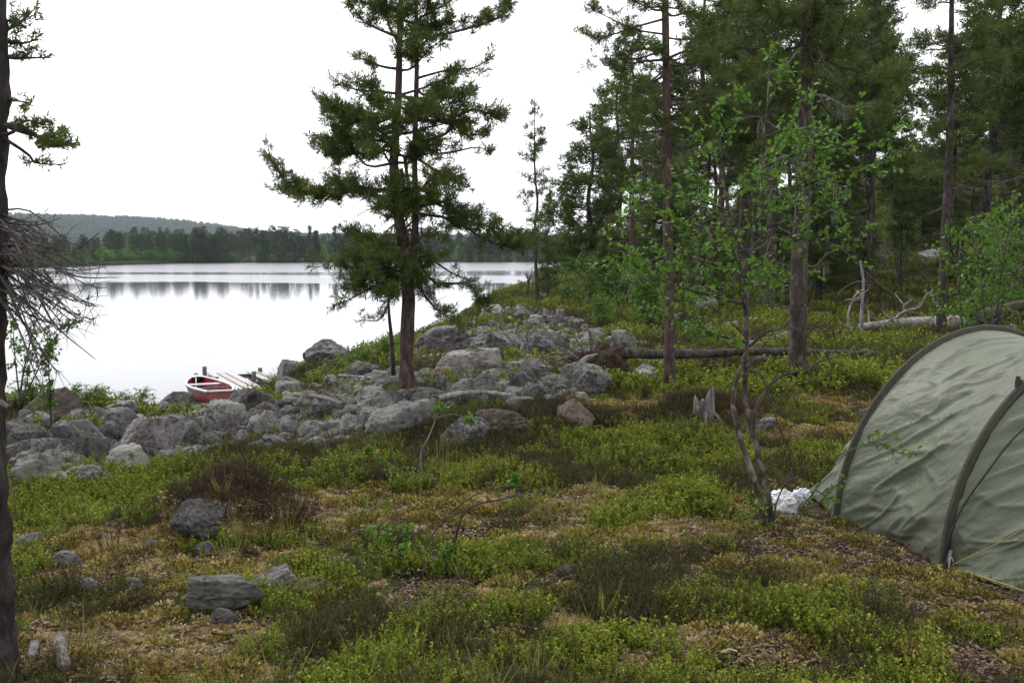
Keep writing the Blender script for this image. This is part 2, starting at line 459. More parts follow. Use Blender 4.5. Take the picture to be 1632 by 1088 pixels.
# ------------------------------------------------------------------ ground and water
def build_ground():
    na, nr = 520, 420
    th = np.linspace(-radians(64), radians(64), na)
    r = np.r_[np.exp(np.linspace(math.log(3.0), math.log(34), 300)), np.exp(np.linspace(math.log(34.6), math.log(470), nr - 300))]
    oy = -3.0
    X = r[:, None] * np.sin(th)[None]; Y = oy + r[:, None] * np.cos(th)[None]
    Z = GH(X, Y)
    V = np.stack([X, Y, Z], -1).reshape(-1, 3)
    i = np.arange(nr - 1)[:, None] * na; j = np.arange(na - 1)[None]
    f = np.stack([i + j, i + j + 1, i + na + j + 1, i + na + j], -1).reshape(-1, 4)[:, ::-1]
    mb = MB(); mb.add(V, f)
    o = mb.build('ground', M['ground'], smooth=True)
    a = o.data.attributes.new('stony', 'FLOAT', 'POINT'); a.data.foreach_set('value', stony(V[:, 0], V[:, 1]).astype(np.float32))
    for nm, BL in (('bare', BARE), ('litter', LIT)):
        a = o.data.attributes.new(nm, 'FLOAT', 'POINT')
        near = V[:, 1] < 40
        c = np.full(len(V), .35 if nm == 'bare' else .3)
        c[V[:, 1] > 40] = .08 if nm == 'bare' else .2
        c[near] = cover(V[near, 0], V[near, 1], BL)
        a.data.foreach_set('value', c.astype(np.float32))
    struct(o)
build_ground()

def watermat():
    m, nt, o = newmat('lake_water')
    t = N(nt, 'ShaderNodeNewGeometry')
    sep = N(nt, 'ShaderNodeSeparateXYZ'); L(nt, t.outputs['Position'], sep.inputs[0])
    mp = N(nt, 'ShaderNodeMapping'); mp.inputs['Scale'].default_value = (.28, 1.0, 1); L(nt, t.outputs['Position'], mp.inputs[0])
    w1 = noise(nt, mp.outputs[0], 1.6, 3, .5)
    mp2 = N(nt, 'ShaderNodeMapping'); mp2.inputs['Scale'].default_value = (.02, .03, 1); L(nt, t.outputs['Position'], mp2.inputs[0])
    big = noise(nt, mp2.outputs[0], 1.0, 3, .5)
    # wind lanes: world distance (y) nudged by a broad noise
    ma = N(nt, 'ShaderNodeMath', operation='MULTIPLY_ADD'); ma.inputs[1].default_value = 70; L(nt, big, ma.inputs[0]); L(nt, sep.outputs[1], ma.inputs[2])
    mr = N(nt, 'ShaderNodeMapRange'); mr.inputs[1].default_value = 0; mr.inputs[2].default_value = 400; L(nt, ma.outputs[0], mr.inputs[0])
    k = lambda y: (y + 35) / 400
    lane = ramp(nt, mr.outputs[0], [(k(70), g(.02)), (k(84), g(.05)), (k(112), g(.05)), (k(122), g(.65)), (k(139), g(.65)), (k(153), g(.22)), (k(172), g(.22)), (k(194), g(1)), (k(380), g(1))])
    rm = N(nt, 'ShaderNodeMapRange'); rm.inputs[3].default_value = .035; rm.inputs[4].default_value = .30; L(nt, lane, rm.inputs[0])
    b = N(nt, 'ShaderNodeBump', i_Distance=.02); L(nt, w1, b.inputs['Height']); b.inputs['Strength'].default_value = .16
    p = N(nt, 'ShaderNodeBsdfPrincipled'); p.inputs['Base Color'].default_value = (.07, .075, .10, 1); p.inputs['IOR'].default_value = 1.20
    L(nt, rm.outputs[0], p.inputs['Roughness']); L(nt, b.outputs[0], p.inputs['Normal']); L(nt, p.outputs[0], o.inputs[0])
    return m
mb = MB()
xs = np.array([-3000, -400, 0, 400, 3000.0]); ys = np.array([8, 60, 200, 400, 3200.0])
V = A([[x, y, 0] for y in ys for x in xs]); ff = [(i*5+j, i*5+j+1, i*5+j+6, i*5+j+5) for i in range(4) for j in range(4)]
mb.add(V, ff); struct(mb.build('lake_water', watermat()))

# ------------------------------------------------------------------ rocks
def rock_proto(seed):
    rs = R(seed)
    import bmesh
    bm = bmesh.new(); bmesh.ops.create_icosphere(bm, subdivisions=5, radius=1)
    me = bpy.data.meshes.new('rock'); bm.to_mesh(me); bm.free()
    n = len(me.vertices); v = np.empty(n * 3, np.float32); me.vertices.foreach_get('co', v); d = unit(v.reshape(-1, 3))
    k = rs.randint(9, 15)
    nn = unit(rs.normal(size=(k, 3)) * A([1, 1, .9])); off = rs.uniform(.62, 1.0, k)
    nn = np.r_[nn, unit(rs.normal(size=(16, 3)))]; off = np.r_[off, rs.uniform(.93, 1.15, 16)]
    nn = np.r_[nn, [[0, 0, 1], [0, 0, -1]]]; off = np.r_[off, rs.uniform(.7, .95), .8]
    dots = d @ nn.T
    rr = np.where(dots > .05, off / np.maximum(dots, .05), 9)
    p = 60.0
    r = (np.minimum(rr, 9) ** -p).sum(1) ** (-1 / p)
    r = np.minimum(r, 1.35)
    rid = 1 - np.abs(fbm(d * 2.6 + seed * 3, seed + 9, 4))
    r *= 1 + .03 * fbm(d * 1.9 + seed, seed, 4) + .035 * fbm(d * 8 + seed, seed + 5, 4) - .07 * np.clip(rid - .82, 0, 1) / .18
    V = d * r[:, None]
    V /= np.abs(V).max(0)
    me.vertices.foreach_set('co', V.astype(np.float32).ravel())
    me.polygons.foreach_set('use_smooth', np.ones(len(me.polygons), bool))
    me.materials.append(M['rock']); me.update()
    return me
ROCKS = [rock_proto(100 + i) for i in range(18)]
ROCK_FOOT = []
def put_rock(pos, w, h, label, group=None, tone=(1, 1, 1), seed=0, dep=None, tilt=.15, cat='rock', name='boulder', k=None):
    rs = R(seed)
    o = bpy.data.objects.new(name, ROCKS[rs.randint(len(ROCKS)) if k is None else k]); COL.objects.link(o)
    dep = dep or w * rs.uniform(.65, 1.0)
    hh = h / .72 / 2            # about 28 % of the stone is buried
    o.scale = (w / 2 * 1.05, dep / 2 * 1.05, hh * 1.1)
    o.location = (pos[0], pos[1], pos[2] + h - hh * 1.02)
    o.rotation_euler = (rs.uniform(-tilt, tilt), rs.uniform(-tilt, tilt), rs.uniform(-.35, .35) + (pi if rs.rand() < .5 else 0))
    o.color = (*tone, 1)
    ROCK_FOOT.append((pos[0], pos[1], w / 2, dep / 2))
    return tag(o, label, cat, group)
G1 = (1, 1, 1); GP = (1.08, .985, 1.01); GL = (1.3, 1.32, 1.28); GD = (.62, .60, .60); GB = (.72, .58, .52)
HERO = [  # px centre, py base, px width, px height, tone, label
 (107,728,70,52,G1,'big angular grey boulder at the left end of the boulder field, beside the pine trunk'),
 (93,737,54,30,GL,'pale low stone at the foot of the big angular boulder on the left'),
 (48,775,76,46,G1,'rounded grey boulder touching the left pine trunk at the edge of the heath'),
 (190,757,80,40,GL,'pale flat-topped slab in front of the broad boulder on the left'),
 (222,737,96,58,GP,'broad grey boulder, the largest of the left boulder field'),
 (297,722,56,48,G1,'steep grey boulder right of the broad boulder'),
 (138,782,76,32,GL,'pale low stone half sunk in bilberry at the front of the left boulder field'),
 (82,678,104,36,GB,'brown mossy boulder under the low green bushes on the left shore'),
 (198,690,114,26,G1,'long flat grey rock across the back of the left boulder field'),
 (278,658,72,27,GD,'dark smooth rock hump on the shore just left of the red boat'),
 (261,667,36,22,GL,'small pale block below the dark rock hump near the boat'),
 (392,676,78,46,GD,'dark blocky boulder in front of the near end of the jetty'),
 (416,701,56,38,G1,'grey boulder below the dark blocky boulder by the jetty'),
 (306,675,54,18,GL,'low pale stone in front of the boat stern'),
 (463,700,38,22,G1,'round grey cobble at the front edge of the middle boulder field'),
 (378,720,32,14,GL,'small whitish stone on the front edge of the stones below the jetty'),
 (461,643,44,30,G1,'grey boulder at the landward end of the jetty'),
 (457,613,50,34,GP,'pinkish grey pointed boulder at the waterline beside the jetty'),
 (515,590,68,36,G1,'broad shore boulder outlined against the lake'),
 (322,864,92,36,GD,'dark boulder overgrown with brown heather in the left foreground'),
 (40,880,40,28,G1,'small grey stone beside the foot of the left pine'),
 (98,906,64,26,GP,'brown and pink split stone in the moss on the left'),
 (323,892,36,22,G1,'small angular grey stone lying on pale moss in the left foreground'),
 (332,980,150,46,GD,'low dark lichened rock in the lower left foreground'),
 (425,955,96,32,GP,'flat pinkish grey rock with pale lichen beside the low dark rock'),
 (351,1000,42,26,G1,'small rounded stone in front of the low dark rock'),
 (139,950,40,24,G1,'small grey stone at the edge of the dark heather clump on the left'),
 (212,946,34,18,G1,'small half buried stone between the heather clump and the dark rock'),
 (241,886,24,14,GL,'tiny pale stone beside a green tuft in the left foreground'),
 (710,570,90,42,GP,'large sloping rock slab behind the middle pine'),
 (742,597,108,40,GP,'long rounded rock slab in front of the large sloping slab'),
 (800,568,64,36,G1,'rough grey boulder right of the slabs behind the middle pine'),
 (866,574,80,40,G1,'tall grey boulder pile top left of the uprooted stump'),
 (638,698,116,42,G1,'broad smooth rock slab in the centre, before the middle pine'),
 (594,668,74,40,G1,'grey boulder leaning behind the broad smooth slab'),
 (740,716,66,42,GL,'whitish rock slab slanting up beside a heather mound in the centre'),
 (798,700,84,30,GB,'brown heather-covered rock right of the whitish slanting slab'),
 (556,702,40,32,GL,'pale cube-shaped stone at the front of the middle boulder field'),
 (497,702,48,22,G1,'low grey stone left of the cube-shaped stone'),
 (914,688,64,38,GB,'brown mossy boulder in the bilberry in the middle distance'),
 (850,635,38,18,GL,'pale flat-topped stone left of the pointed boulder'),
 (731,617,32,30,G1,'upright grey stone just right of the middle pine'),
 (794,616,32,22,G1,'small grey stone between the middle pine and the uprooted stump'),
 (550,640,42,20,G1,'grey stone left of the middle pine foot'),
 (470,636,52,24,GD,'dark grey boulder above the jetty end stones'),
 (940,628,66,38,GL,'pointed pale boulder below the uprooted stump'),
 (1022,617,68,18,GL,'long flat pale rock left of the slender pine'),
 (1225,692,34,16,GL,'small pale oval stone between the birch stems and the tent'),
 (1379,667,26,12,GL,'small pale stone peeping out beside the tent pole'),
 (996,560,44,22,G1,'grey boulder behind the fallen trunk near the uprooted stump'),
 (705,632,40,28,G1,'squat grey boulder touching the right foot of the middle pine'),
 (690,650,60,18,G1,'flat grey stone below the middle pine foot'),
 (625,655,44,24,G1,'mottled grey stone left of the middle pine roots'),
 (520,668,48,26,G1,'grey boulder in the middle of the boulder field above the cube-shaped stone'),
 (440,665,42,22,GD,'dark stone below the plank end in the boulder field'),
 (770,640,50,22,G1,'grey stone by the white driftwood stick'),
 (895,630,40,20,GD,'dark low stone left of the pointed pale boulder'),
 (490,655,44,24,G1,'rounded grey boulder in the stones right of the jetty'),
 (580,605,46,22,G1,'grey shore stone left of the thin sapling'),
 (1130,500,40,16,G1,'grey stone on the slope behind the slender pine'),
 (755,895,32,16,G1,'small stone showing in the bilberry behind the leafless birch twigs'),
 (900,925,36,22,GB,'small brown stone in the right middle foreground'),
 (500,960,62,26,GB,'low brown stone behind the dark heather in the bottom centre'),
 (820,655,36,14,GL,'flat pale stone near the end of the white driftwood stick'),
 (1500,420,70,13,G1,'grey boulder slab high on the wooded slope'),
 (1475,365,44,12,G1,'grey rock near the top of the wooded slope behind the dark pine'),
 (1200,560,40,14,G1,'grey stone beside the fallen trunk between two pines'),
]
for i, (px, py, w, h, tone, lab) in enumerate(HERO):
    p = hit(px, py - 3); D = math.hypot(p[1], CAMZ - p[2])
    p = p + A([0, .25 * w / F * D, 0]); p[2] = gz(p[0], p[1])
    put_rock(p, w * D / F * 1.08, h * D / F * (1.02 if py < 840 else .8), lab, None, tone, 500 + i * 3, tilt=.38)
# the many look-alike stones of the boulder fields
def rock_field(n, poly, smin, smax, label, group, seed, asp=(.3, .62)):
    rs = R(seed); c = 0; tries = 0
    poly = A(poly, float)
    x0, y0 = poly.min(0); x1, y1 = poly.max(0)
    while c < n and tries < n * 12:
        tries += 1
        px, py = rs.uniform(x0, x1), rs.uniform(y0, y1)
        ins = False; j = len(poly) - 1
        for i in range(len(poly)):
            if (poly[i, 1] > py) != (poly[j, 1] > py) and px < (poly[j, 0] - poly[i, 0]) * (py - poly[i, 1]) / (poly[j, 1] - poly[i, 1]) + poly[i, 0]: ins = not ins
            j = i
        if not ins or (262 < px < 440 and py < 676): continue
        p = hit(px, py)
        if p[1] > 120 or p[2] < .02: continue
        D = p[1]
        w = (smin + (smax - smin) * rs.rand() ** 1.8) * D / F
        if any(abs(p[0] - fx) < fw * .62 + w * .25 and abs(p[1] - fy) < fd * .62 + w * .25 for fx, fy, fw, fd in ROCK_FOOT): continue
        t = [G1, G1, GL, GP, GD][rs.randint(5)]
        put_rock(p, w, w * rs.uniform(*asp), label, group, t, seed * 1000 + tries, tilt=.3, name='stone', cat='stone')
        c += 1
rock_field(95, [(15,690),(15,765),(120,775),(250,735),(300,715),(400,700),(430,690),(430,650),(330,660),(200,660)], 16, 80, 'grey lichened stone among the left boulder field below the boat', 'stones of the left boulder field', 1, (.42,.75))
rock_field(100, [(430,625),(430,700),(600,690),(720,655),(900,640),(980,610),(960,590),(760,600),(620,600),(520,615)], 12, 58, 'grey lichened stone among the boulders around the foot of the middle pine', 'stones of the middle boulder field', 2, (.36,.66))
rock_field(45, [(640,600),(700,545),(780,500),(830,490),(960,530),(990,570),(920,585),(800,600)], 12, 40, 'grey stone on the rocky rise between the middle pine and the lake', 'stones of the rocky rise', 3, (.25,.5))
rock_field(24, [(800,490),(860,470),(1000,470),(1300,450),(1330,520),(1000,560),(900,545)], 7, 26, 'grey stone scattered on the open forest floor behind the slender pine', 'stones of the open forest floor', 4, (.35,.6))
rock_field(14, [(1330,500),(1300,430),(1420,350),(1632,340),(1632,500)], 8, 34, 'pale grey stone scattered on the wooded slope above the tent', 'stones of the wooded slope', 5, (.3,.5))
rock_field(8, [(20,860),(20,1000),(480,1000),(480,880)], 8, 20, 'small stone poking through the moss in the left foreground', 'small stones in the left foreground', 6)
rock_field(14, [(440,605),(440,625),(620,590),(640,565),(560,575)], 10, 30, 'grey shore stone on the mossy bank between jetty and middle pine', 'stones of the mossy bank', 7)
FOOT = A(ROCK_FOOT)

# ------------------------------------------------------------------ scattered ground cover
PROTO = bpy.data.collections.new('cover_sources')
def proto(name, mb, mats, k):
    o = mb.build('%s_%02d' % (name, k), mats); COL.objects.unlink(o)
    return o
def leaves(mb, P, D, U, ln, wd, tint, mat=0, fold=.25):
    """one folded leaf (two quads sharing the midrib) for each base P along D with side U"""
    P = np.asarray(P); n = len(P)
    ln = np.broadcast_to(ln, (n,))[:, None]; wd = np.broadcast_to(wd, (n,))[:, None]
    nn = np.cross(D, U)
    mid = P + D * ln * .5 - nn * wd * fold
    tip = P + D * ln
    l = P + D * ln * .45 + U * wd * .5; r = P + D * ln * .45 - U * wd * .5
    V = np.stack([P, r, tip, l], 1)
    f = np.arange(n)[:, None] * 4 + A([[0, 1, 2, 3]])
    mb.add(V.reshape(-1, 3), f, np.repeat(np.broadcast_to(tint, (n,)), 4), mat)
def rand_side(rs, D):
    return unit(np.cross(D, rs.normal(size=D.shape)))
def sprig(rs, H, Rr, ns, nl, ll, lw, spread=.35, up=.55, stemr=.0016, sp=1):
    mb = MB(); P, D, T = [], [], []
    for s in range(ns):
        a = rs.uniform(0, 2 * pi); rr = Rr * math.sqrt(rs.rand()); h = H * rs.uniform(.55, 1.05)
        b = A([rr * cos(a), rr * sin(a), -.02]); lean = A([cos(a), sin(a), 0]) * spread * rs.uniform(.2, 1) + rs.normal(size=3) * .12
        top = b + A([0, 0, h]) + lean * h
        c = curve([b, (b + top) / 2 + rs.normal(size=3) * h * .06, top], 4)
        tube(mb, c, np.linspace(stemr, stemr * .5, 4), 3, rs.uniform(.0, .15))
        t = np.linspace(.22, 1, nl); q = b + (top - b) * t[:, None]
        d = unit(rs.normal(size=(nl, 3)) * A([1, 1, .35]) + A([0, 0, up]))
        P.append(q); D.append(d); T.append(np.clip(rs.normal(.5, .1) + (t - .6) * .35 + rs.normal(size=nl) * .08, 0, 1))
    P, D, T = np.concatenate(P), np.concatenate(D), np.concatenate(T)
    leaves(mb, P, D, rand_side(rs, D), ll * rs.uniform(.7, 1.2, len(P)), lw, T)
    return mb
def heath(rs, H, Rr, ns, nl, ll, lw):
    return sprig(rs, H, Rr, ns, nl, ll, lw, .6, 1.2, .0014)
def cushion(rs, Rr, n, sz):
    mb = MB(); d = unit(rs.normal(size=(n, 3))); d[:, 2] = np.abs(d[:, 2])
    P = d * A([Rr, Rr, Rr * .5]) * rs.uniform(.6, 1, (n, 1))
    leaves(mb, P, d, rand_side(rs, d), sz * rs.uniform(.6, 1.4, n), sz * .8, rs.uniform(0, 1, n)); return mb
def twigs(rs, n):
    mb = MB()
    for i in range(n):
        a = rs.uniform(0, pi); p = A([rs.uniform(-.12, .12), rs.uniform(-.12, .12), .008 + rs.rand() * .02]); l = rs.uniform(.02, .08)
        d = A([cos(a), sin(a), rs.uniform(-.1, .2)])
        tube(mb, [p - d * l / 2, p + rs.normal(size=3) * .008, p + d * l / 2], rs.uniform(.0015, .004), 3, rs.uniform(.1, .8))
    m = n * 9
    P = np.c_[rs.uniform(-.14, .14, (m, 2)), rs.uniform(.004, .02, m)]; D = unit(rs.normal(size=(m, 3)) * A([1, 1, .3]))
    leaves(mb, P, D, unit(np.cross(D, A([0, 0, 1.0]))), rs.uniform(.012, .03, m), .012, rs.uniform(.1, .9, m)); return mb
def blades(rs, n):
    mb = MB(); a = rs.uniform(0, 2 * pi, n); D = unit(np.c_[np.cos(a) * .5, np.sin(a) * .5, rs.uniform(.7, 1.3, n)])
    P = np.c_[rs.normal(size=(n, 2)) * .03, np.full(n, -.01)]
    leaves(mb, P, D, rand_side(rs, D), rs.uniform(.1, .26, n), .005, rs.rand(n)); return mb
KIND = {}
def kind(name, k, fn, mat, *a):
    KIND[name] = []
    c = bpy.data.collections.new('src_' + name)
    for i in range(k):
        c.objects.link(proto(name, fn(R(hash(name) % 1 + 40 + i * 7 + len(name)), *a), [mat], i))
    KIND[name] = (c, k)
kind('bilberry_sprig', 7, sprig, M['bil_leaf'], .125, .07, 8, 15, .018, .012)
kind('heather_sprig', 5, heath, M['heath_leaf'], .14, .10, 20, 15, .015, .005)
kind('lichen_tuft', 4, cushion, M['lichen'], .045, 80, .013)
def rubble(rs):
    mb = MB(); d = ICO_D; r = np.minimum.reduce([np.where(d @ n > .08, rs.uniform(.6, 1) / np.maximum(d @ n, .08), 9) for n in unit(rs.normal(size=(10, 3)))]); r = np.minimum(r, 1.2) * (1 + .08 * noise3(d * 3, 5))
    mb.add(d * r[:, None] * A([1, .8, .6]), ICO_F); return mb
import bmesh
bm = bmesh.new(); bmesh.ops.create_icosphere(bm, subdivisions=3, radius=1); ICO_D = A([v.co for v in bm.verts]); ICO_F = A([[v.index for v in f.verts] + [f.verts[2].index] for f in bm.faces]); bm.free()
kind('rubble', 6, rubble, M['rock'])
kind('litter_patch', 5, twigs, M['litter'], 7)
M['moss'] = leafmat('moss_cushions', [(.075,.065,.018), (.18,.15,.034), (.32,.24,.07), (.42,.35,.16)], .1, .05, .95, True)
kind('moss_cushion', 5, cushion, M['moss'], .12, 420, .017)
kind('grass_tuft', 3, blades, M['grass'], 22)
kind('far_bilberry', 5, sprig, M['bil_leaf'], .22, .22, 14, 12, .050, .036)
kind('far_heather', 4, heath, M['heath_leaf'], .20, .24, 26, 10, .05, .012)

def scatter(name, srcname, P, rot, scl, tint, label, cat, seed=0):
    coll, k = KIND[srcname]
    me = bpy.data.meshes.new(name)
    n = len(P)
    me.vertices.add(n); me.vertices.foreach_set('co', np.asarray(P, np.float32).ravel())
    rs = R(seed)
    for nm, ty, val, fld in (('irot', 'FLOAT_VECTOR', rot, 'vector'), ('iscl', 'FLOAT', scl, 'value'), ('itint', 'FLOAT', tint, 'value'), ('iidx', 'INT', rs.randint(0, k, n), 'value')):
        a = me.attributes.new(nm, ty, 'POINT')
        a.data.foreach_set(fld, np.asarray(val, np.int32 if ty == 'INT' else np.float32).ravel())
    o = bpy.data.objects.new(name, me); COL.objects.link(o)
    ng = bpy.data.node_groups.new(name + '_nodes', 'GeometryNodeTree')
    ng.interface.new_socket('Geometry', in_out='INPUT', socket_type='NodeSocketGeometry')
    ng.interface.new_socket('Geometry', in_out='OUTPUT', socket_type='NodeSocketGeometry')
    gi = ng.nodes.new('NodeGroupInput'); go = ng.nodes.new('NodeGroupOutput')
    ip = ng.nodes.new('GeometryNodeInstanceOnPoints'); ci = ng.nodes.new('GeometryNodeCollectionInfo')
    ci.inputs['Collection'].default_value = coll; ci.inputs['Separate Children'].default_value = True; ci.inputs['Reset Children'].default_value = True
    def att(nm, ty):
        a = ng.nodes.new('GeometryNodeInputNamedAttribute'); a.data_type = ty; a.inputs['Name'].default_value = nm; return a.outputs['Attribute']
    ln = ng.links.new
    ln(gi.outputs[0], ip.inputs['Points']); ln(ci.outputs[0], ip.inputs['Instance']); ip.inputs['Pick Instance'].default_value = True
    ln(att('iidx', 'INT'), ip.inputs['Instance Index']); ln(att('irot', 'FLOAT_VECTOR'), ip.inputs['Rotation']); ln(att('iscl', 'FLOAT'), ip.inputs['Scale'])
    ln(ip.outputs[0], go.inputs[0])
    md = o.modifiers.new('scatter', 'NODES'); md.node_group = ng
    return stuff(o, label, cat)

def candidates(n, r0, r1, p, seed):
    rs = R(seed)
    u = rs.rand(n); a = 2 - p                      # density falls as r**-p
    r = (r0 ** a + u * (r1 ** a - r0 ** a)) ** (1 / a)
    th = rs.uniform(-radians(34), radians(34), n)
    x, y = r * np.sin(th), r * np.cos(th)
    return x, y, r, rs
def off_rocks(x, y, f=.86):
    ok = np.ones(len(x), bool)
    for s in range(0, len(x), 4000):
        dx = (x[s:s+4000, None] - FOOT[None, :, 0]) / (FOOT[None, :, 2] * f); dy = (y[s:s+4000, None] - FOOT[None, :, 1]) / (FOOT[None, :, 3] * f)
        ok[s:s+4000] = (dx * dx + dy * dy > 1).all(1)
    return ok
TENT_POLY = None
def off_tent(x, y):
    u = (x - 2.97) * .32 + (y - 6.75) * -.947           # along the tunnel, towards the camera
    v = (x - 2.97) * .947 + (y - 6.75) * .32
    return ~((u > -1.0) & (u < 2.2) & (np.abs(v) < 1.10 - np.clip(u - 1, 0, 2) * .6) )
def rots(rs, n, t=.2): return np.c_[rs.uniform(-t, t, (n, 2)), rs.uniform(0, 2 * pi, n)]
def scatter_all():
    # near bilberry
    x, y, r, rs = candidates(60000, 3.3, 15, .9, 11)
    gp, hp, bp, lp = cover(x, y, GRE), cover(x, y, HEA), cover(x, y, BARE), cover(x, y, LIT)
    n = n2(x, y, 1.7, 51, 3)
    st = stony(x, y); n = n + .8 * n2(x, y, 5.0, 52, 2)
    pr = np.clip(.21 + .44 * gp + .55 * n - .35 * hp - .9 * bp - .75 * lp, .02, 1) * (1 - .32 * st)
    z = GH(x, y)
    ok = (rs.rand(len(x)) < pr) & off_rocks(x, y) & off_tent(x, y) & (z > .15)
    x, y, z, n, gp = x[ok], y[ok], z[ok], n[ok], gp[ok]
    k = len(x)
    scatter('bilberry_cover', 'bilberry_sprig', np.c_[x, y, z], rots(rs, k), rs.uniform(.4, 1.1, k) * (.75 + .28 * gp) * (1 + .35 * n2(x, y, 3.0, 53, 2)), np.clip(rs.normal(0, .12, k) + .16 * n2(x, y, .8, 61, 2) + .14 * n2(x, y, 4.5, 62, 2) - .03, -.45, .4), 'low bright green bilberry plants covering the heath', 'bilberry plants', 1)
    # heather and crowberry
    x, y, r, rs = candidates(38000, 3.3, 15, .9, 12)
    gp, hp, bp, lp = cover(x, y, GRE), cover(x, y, HEA), cover(x, y, BARE), cover(x, y, LIT)
    n = n2(x, y, 1.7, 77, 3)
    n = n + .8 * n2(x, y, 4.0, 78, 2)
    pr = np.clip(.13 + .42 * hp + .5 * n - .12 * gp - .75 * bp - .5 * lp, .01, 1) * (1 - .5 * stony(x, y))
    for mx, my, mr_, mh in MOUNDS[:5]:
        q = rs.normal(size=(230, 2)) * mr_ * .62; x = np.r_[x, mx + q[:, 0]]; y = np.r_[y, my + .06 + q[:, 1]]; pr = np.r_[pr, np.ones(230)]; hp = np.r_[hp, np.ones(230)]
    z = GH(x, y); mo = np.arange(len(x)) >= 38000; ok = (rs.rand(len(x)) < pr) & off_rocks(x, y, .7) & off_tent(x, y) & (z > .15)
    nmo = int((ok & mo).sum()); x, y, z, hp = x[ok], y[ok], z[ok], hp[ok]; k = len(x)
    scatter('heather_cover', 'heather_sprig', np.c_[x, y, z], rots(rs, k, .35), rs.uniform(.4, 1.05, k) * (.78 + .22 * hp) * (1 + .35 * n2(x, y, 3.0, 54, 2)), rs.normal(0, .15, k) + .2 * n2(x, y, 3.5, 55, 2) - .45 * (np.arange(k) > k - nmo), 'dark brownish heather and crowberry between the bilberry', 'heather', 2)
    # lichen cushions
    x, y, r, rs = candidates(30000, 3.3, 16, .9, 13)
    bp, lp = cover(x, y, BARE), cover(x, y, LIT)
    pr = np.clip(.12 + .6 * bp + .45 * n2(x, y, 3.5, 88, 3) - .2 * lp, 0, 1)
    z = GH(x, y); ok = (rs.rand(len(x)) < pr) & off_tent(x, y) & (z > .2)
    x, y, z = x[ok], y[ok], z[ok]; k = len(x)
    scatter('lichen_cover', 'lichen_tuft', np.c_[x, y, z], rots(rs, k, .2), rs.uniform(.4, 1.1, k), rs.normal(-.1, .2, k), 'pale reindeer lichen and ochre moss on the bare patches', 'lichen', 3)
    x, y, r, rs = candidates(9000, 3.3, 18, .9, 19)
    bp = cover(x, y, BARE); pr = np.clip(.22 + .5 * bp + .5 * n2(x, y, 1.9, 98, 3), 0, 1); z = GH(x, y)
    ok = (rs.rand(len(x)) < pr) & off_tent(x, y) & (z > .2); x, y, z = x[ok], y[ok], z[ok] - .02; k = len(x)
    scatter('moss_cover', 'moss_cushion', np.c_[x, y, z], rots(rs, k, .2), rs.uniform(.35, 1.2, k), rs.normal(0, .15, k) + .25 * n2(x, y, 1.1, 99, 2), 'low ochre and yellow-green moss cushions over the ground', 'moss', 6)
    # litter
    x, y, r, rs = candidates(7000, 3.3, 14, .9, 14)
    bp, lp = cover(x, y, BARE), cover(x, y, LIT)
    pr = np.clip(.10 + .5 * bp + .8 * lp, 0, 1)
    z = GH(x, y); ok = (rs.rand(len(x)) < pr) & off_tent(x, y) & (z > .2)
    x, y, z = x[ok], y[ok], z[ok]; k = len(x)
    scatter('leaf_litter', 'litter_patch', np.c_[x, y, z], rots(rs, k, .05), rs.uniform(.7, 1.3, k), rs.normal(0, .15, k), 'brown dead leaves and broken twigs lying on the ground', 'leaf litter', 4)
    # grass
    x, y, r, rs = candidates(1500, 3.4, 14, .9, 15)
    z = GH(x, y); pr = np.clip(.2 + .4 * n2(x, y, .7, 91, 2), 0, 1); ok = (rs.rand(len(x)) < pr) & off_tent(x, y) & off_rocks(x, y) & (z > .2)
    x, y, z = x[ok], y[ok], z[ok]; k = len(x)
    scatter('grass_cover', 'grass_tuft', np.c_[x, y, z], rots(rs, k, .1), rs.uniform(.5, 1.1, k), np.zeros(k), 'thin tufts of grass between the dwarf shrubs', 'grass', 5)
    # far cover
    for nm, src, cnt, sd, th, lab, cat in (('far_bilberry_cover', 'far_bilberry', 30000, 16, .24, 'green bilberry scrub on the forest floor further back', 'bilberry plants'), ('far_heather_cover', 'far_heather', 26000, 17, .34, 'dark heather on the forest floor further back', 'heather')):
        x, y, r, rs = candidates(cnt, 12, 150, 1.45, sd)
        z = GH(x, y); n = n2(x, y, .7, sd, 3) + .6 * n2(x, y, 2.2, sd + 1, 2)
        rocky = stony(x, y) * .42
        pr = np.clip(th + .8 * n - rocky, .02, 1)
        ok = (rs.rand(len(x)) < pr) & off_rocks(x, y, .95) & (z > .35) & jetty_clear(x, y)
        x, y, z, r = x[ok], y[ok], z[ok], r[ok]; k = len(x)
        scatter(nm, src, np.c_[x, y, z], rots(rs, k), rs.uniform(.5, 1.1, k) * (.75 + r / 50), rs.normal(-.10, .14, k) + .15 * n2(x, y, .9, 63, 2), lab, cat, sd)
scatter_all()
def rubble_all():
    x, y, r, rs = candidates(16000, 8.5, 45, 1.2, 18)
    z = GH(x, y); ok = (stony(x, y) > .5) & (z > .02) & (rs.rand(len(x)) < .75)
    x, y, z = x[ok], y[ok], z[ok]; k = len(x)
    scatter('stone_rubble', 'rubble', np.c_[x, y, z], np.c_[rs.uniform(-.6, .6, (k, 2)), rs.uniform(0, 6.28, k)], rs.uniform(.04, .16, k) * np.where(y > 16, 1.2, 1), np.zeros(k), 'small grey rubble filling the gaps between the boulders', 'stone rubble', 18)
rubble_all()
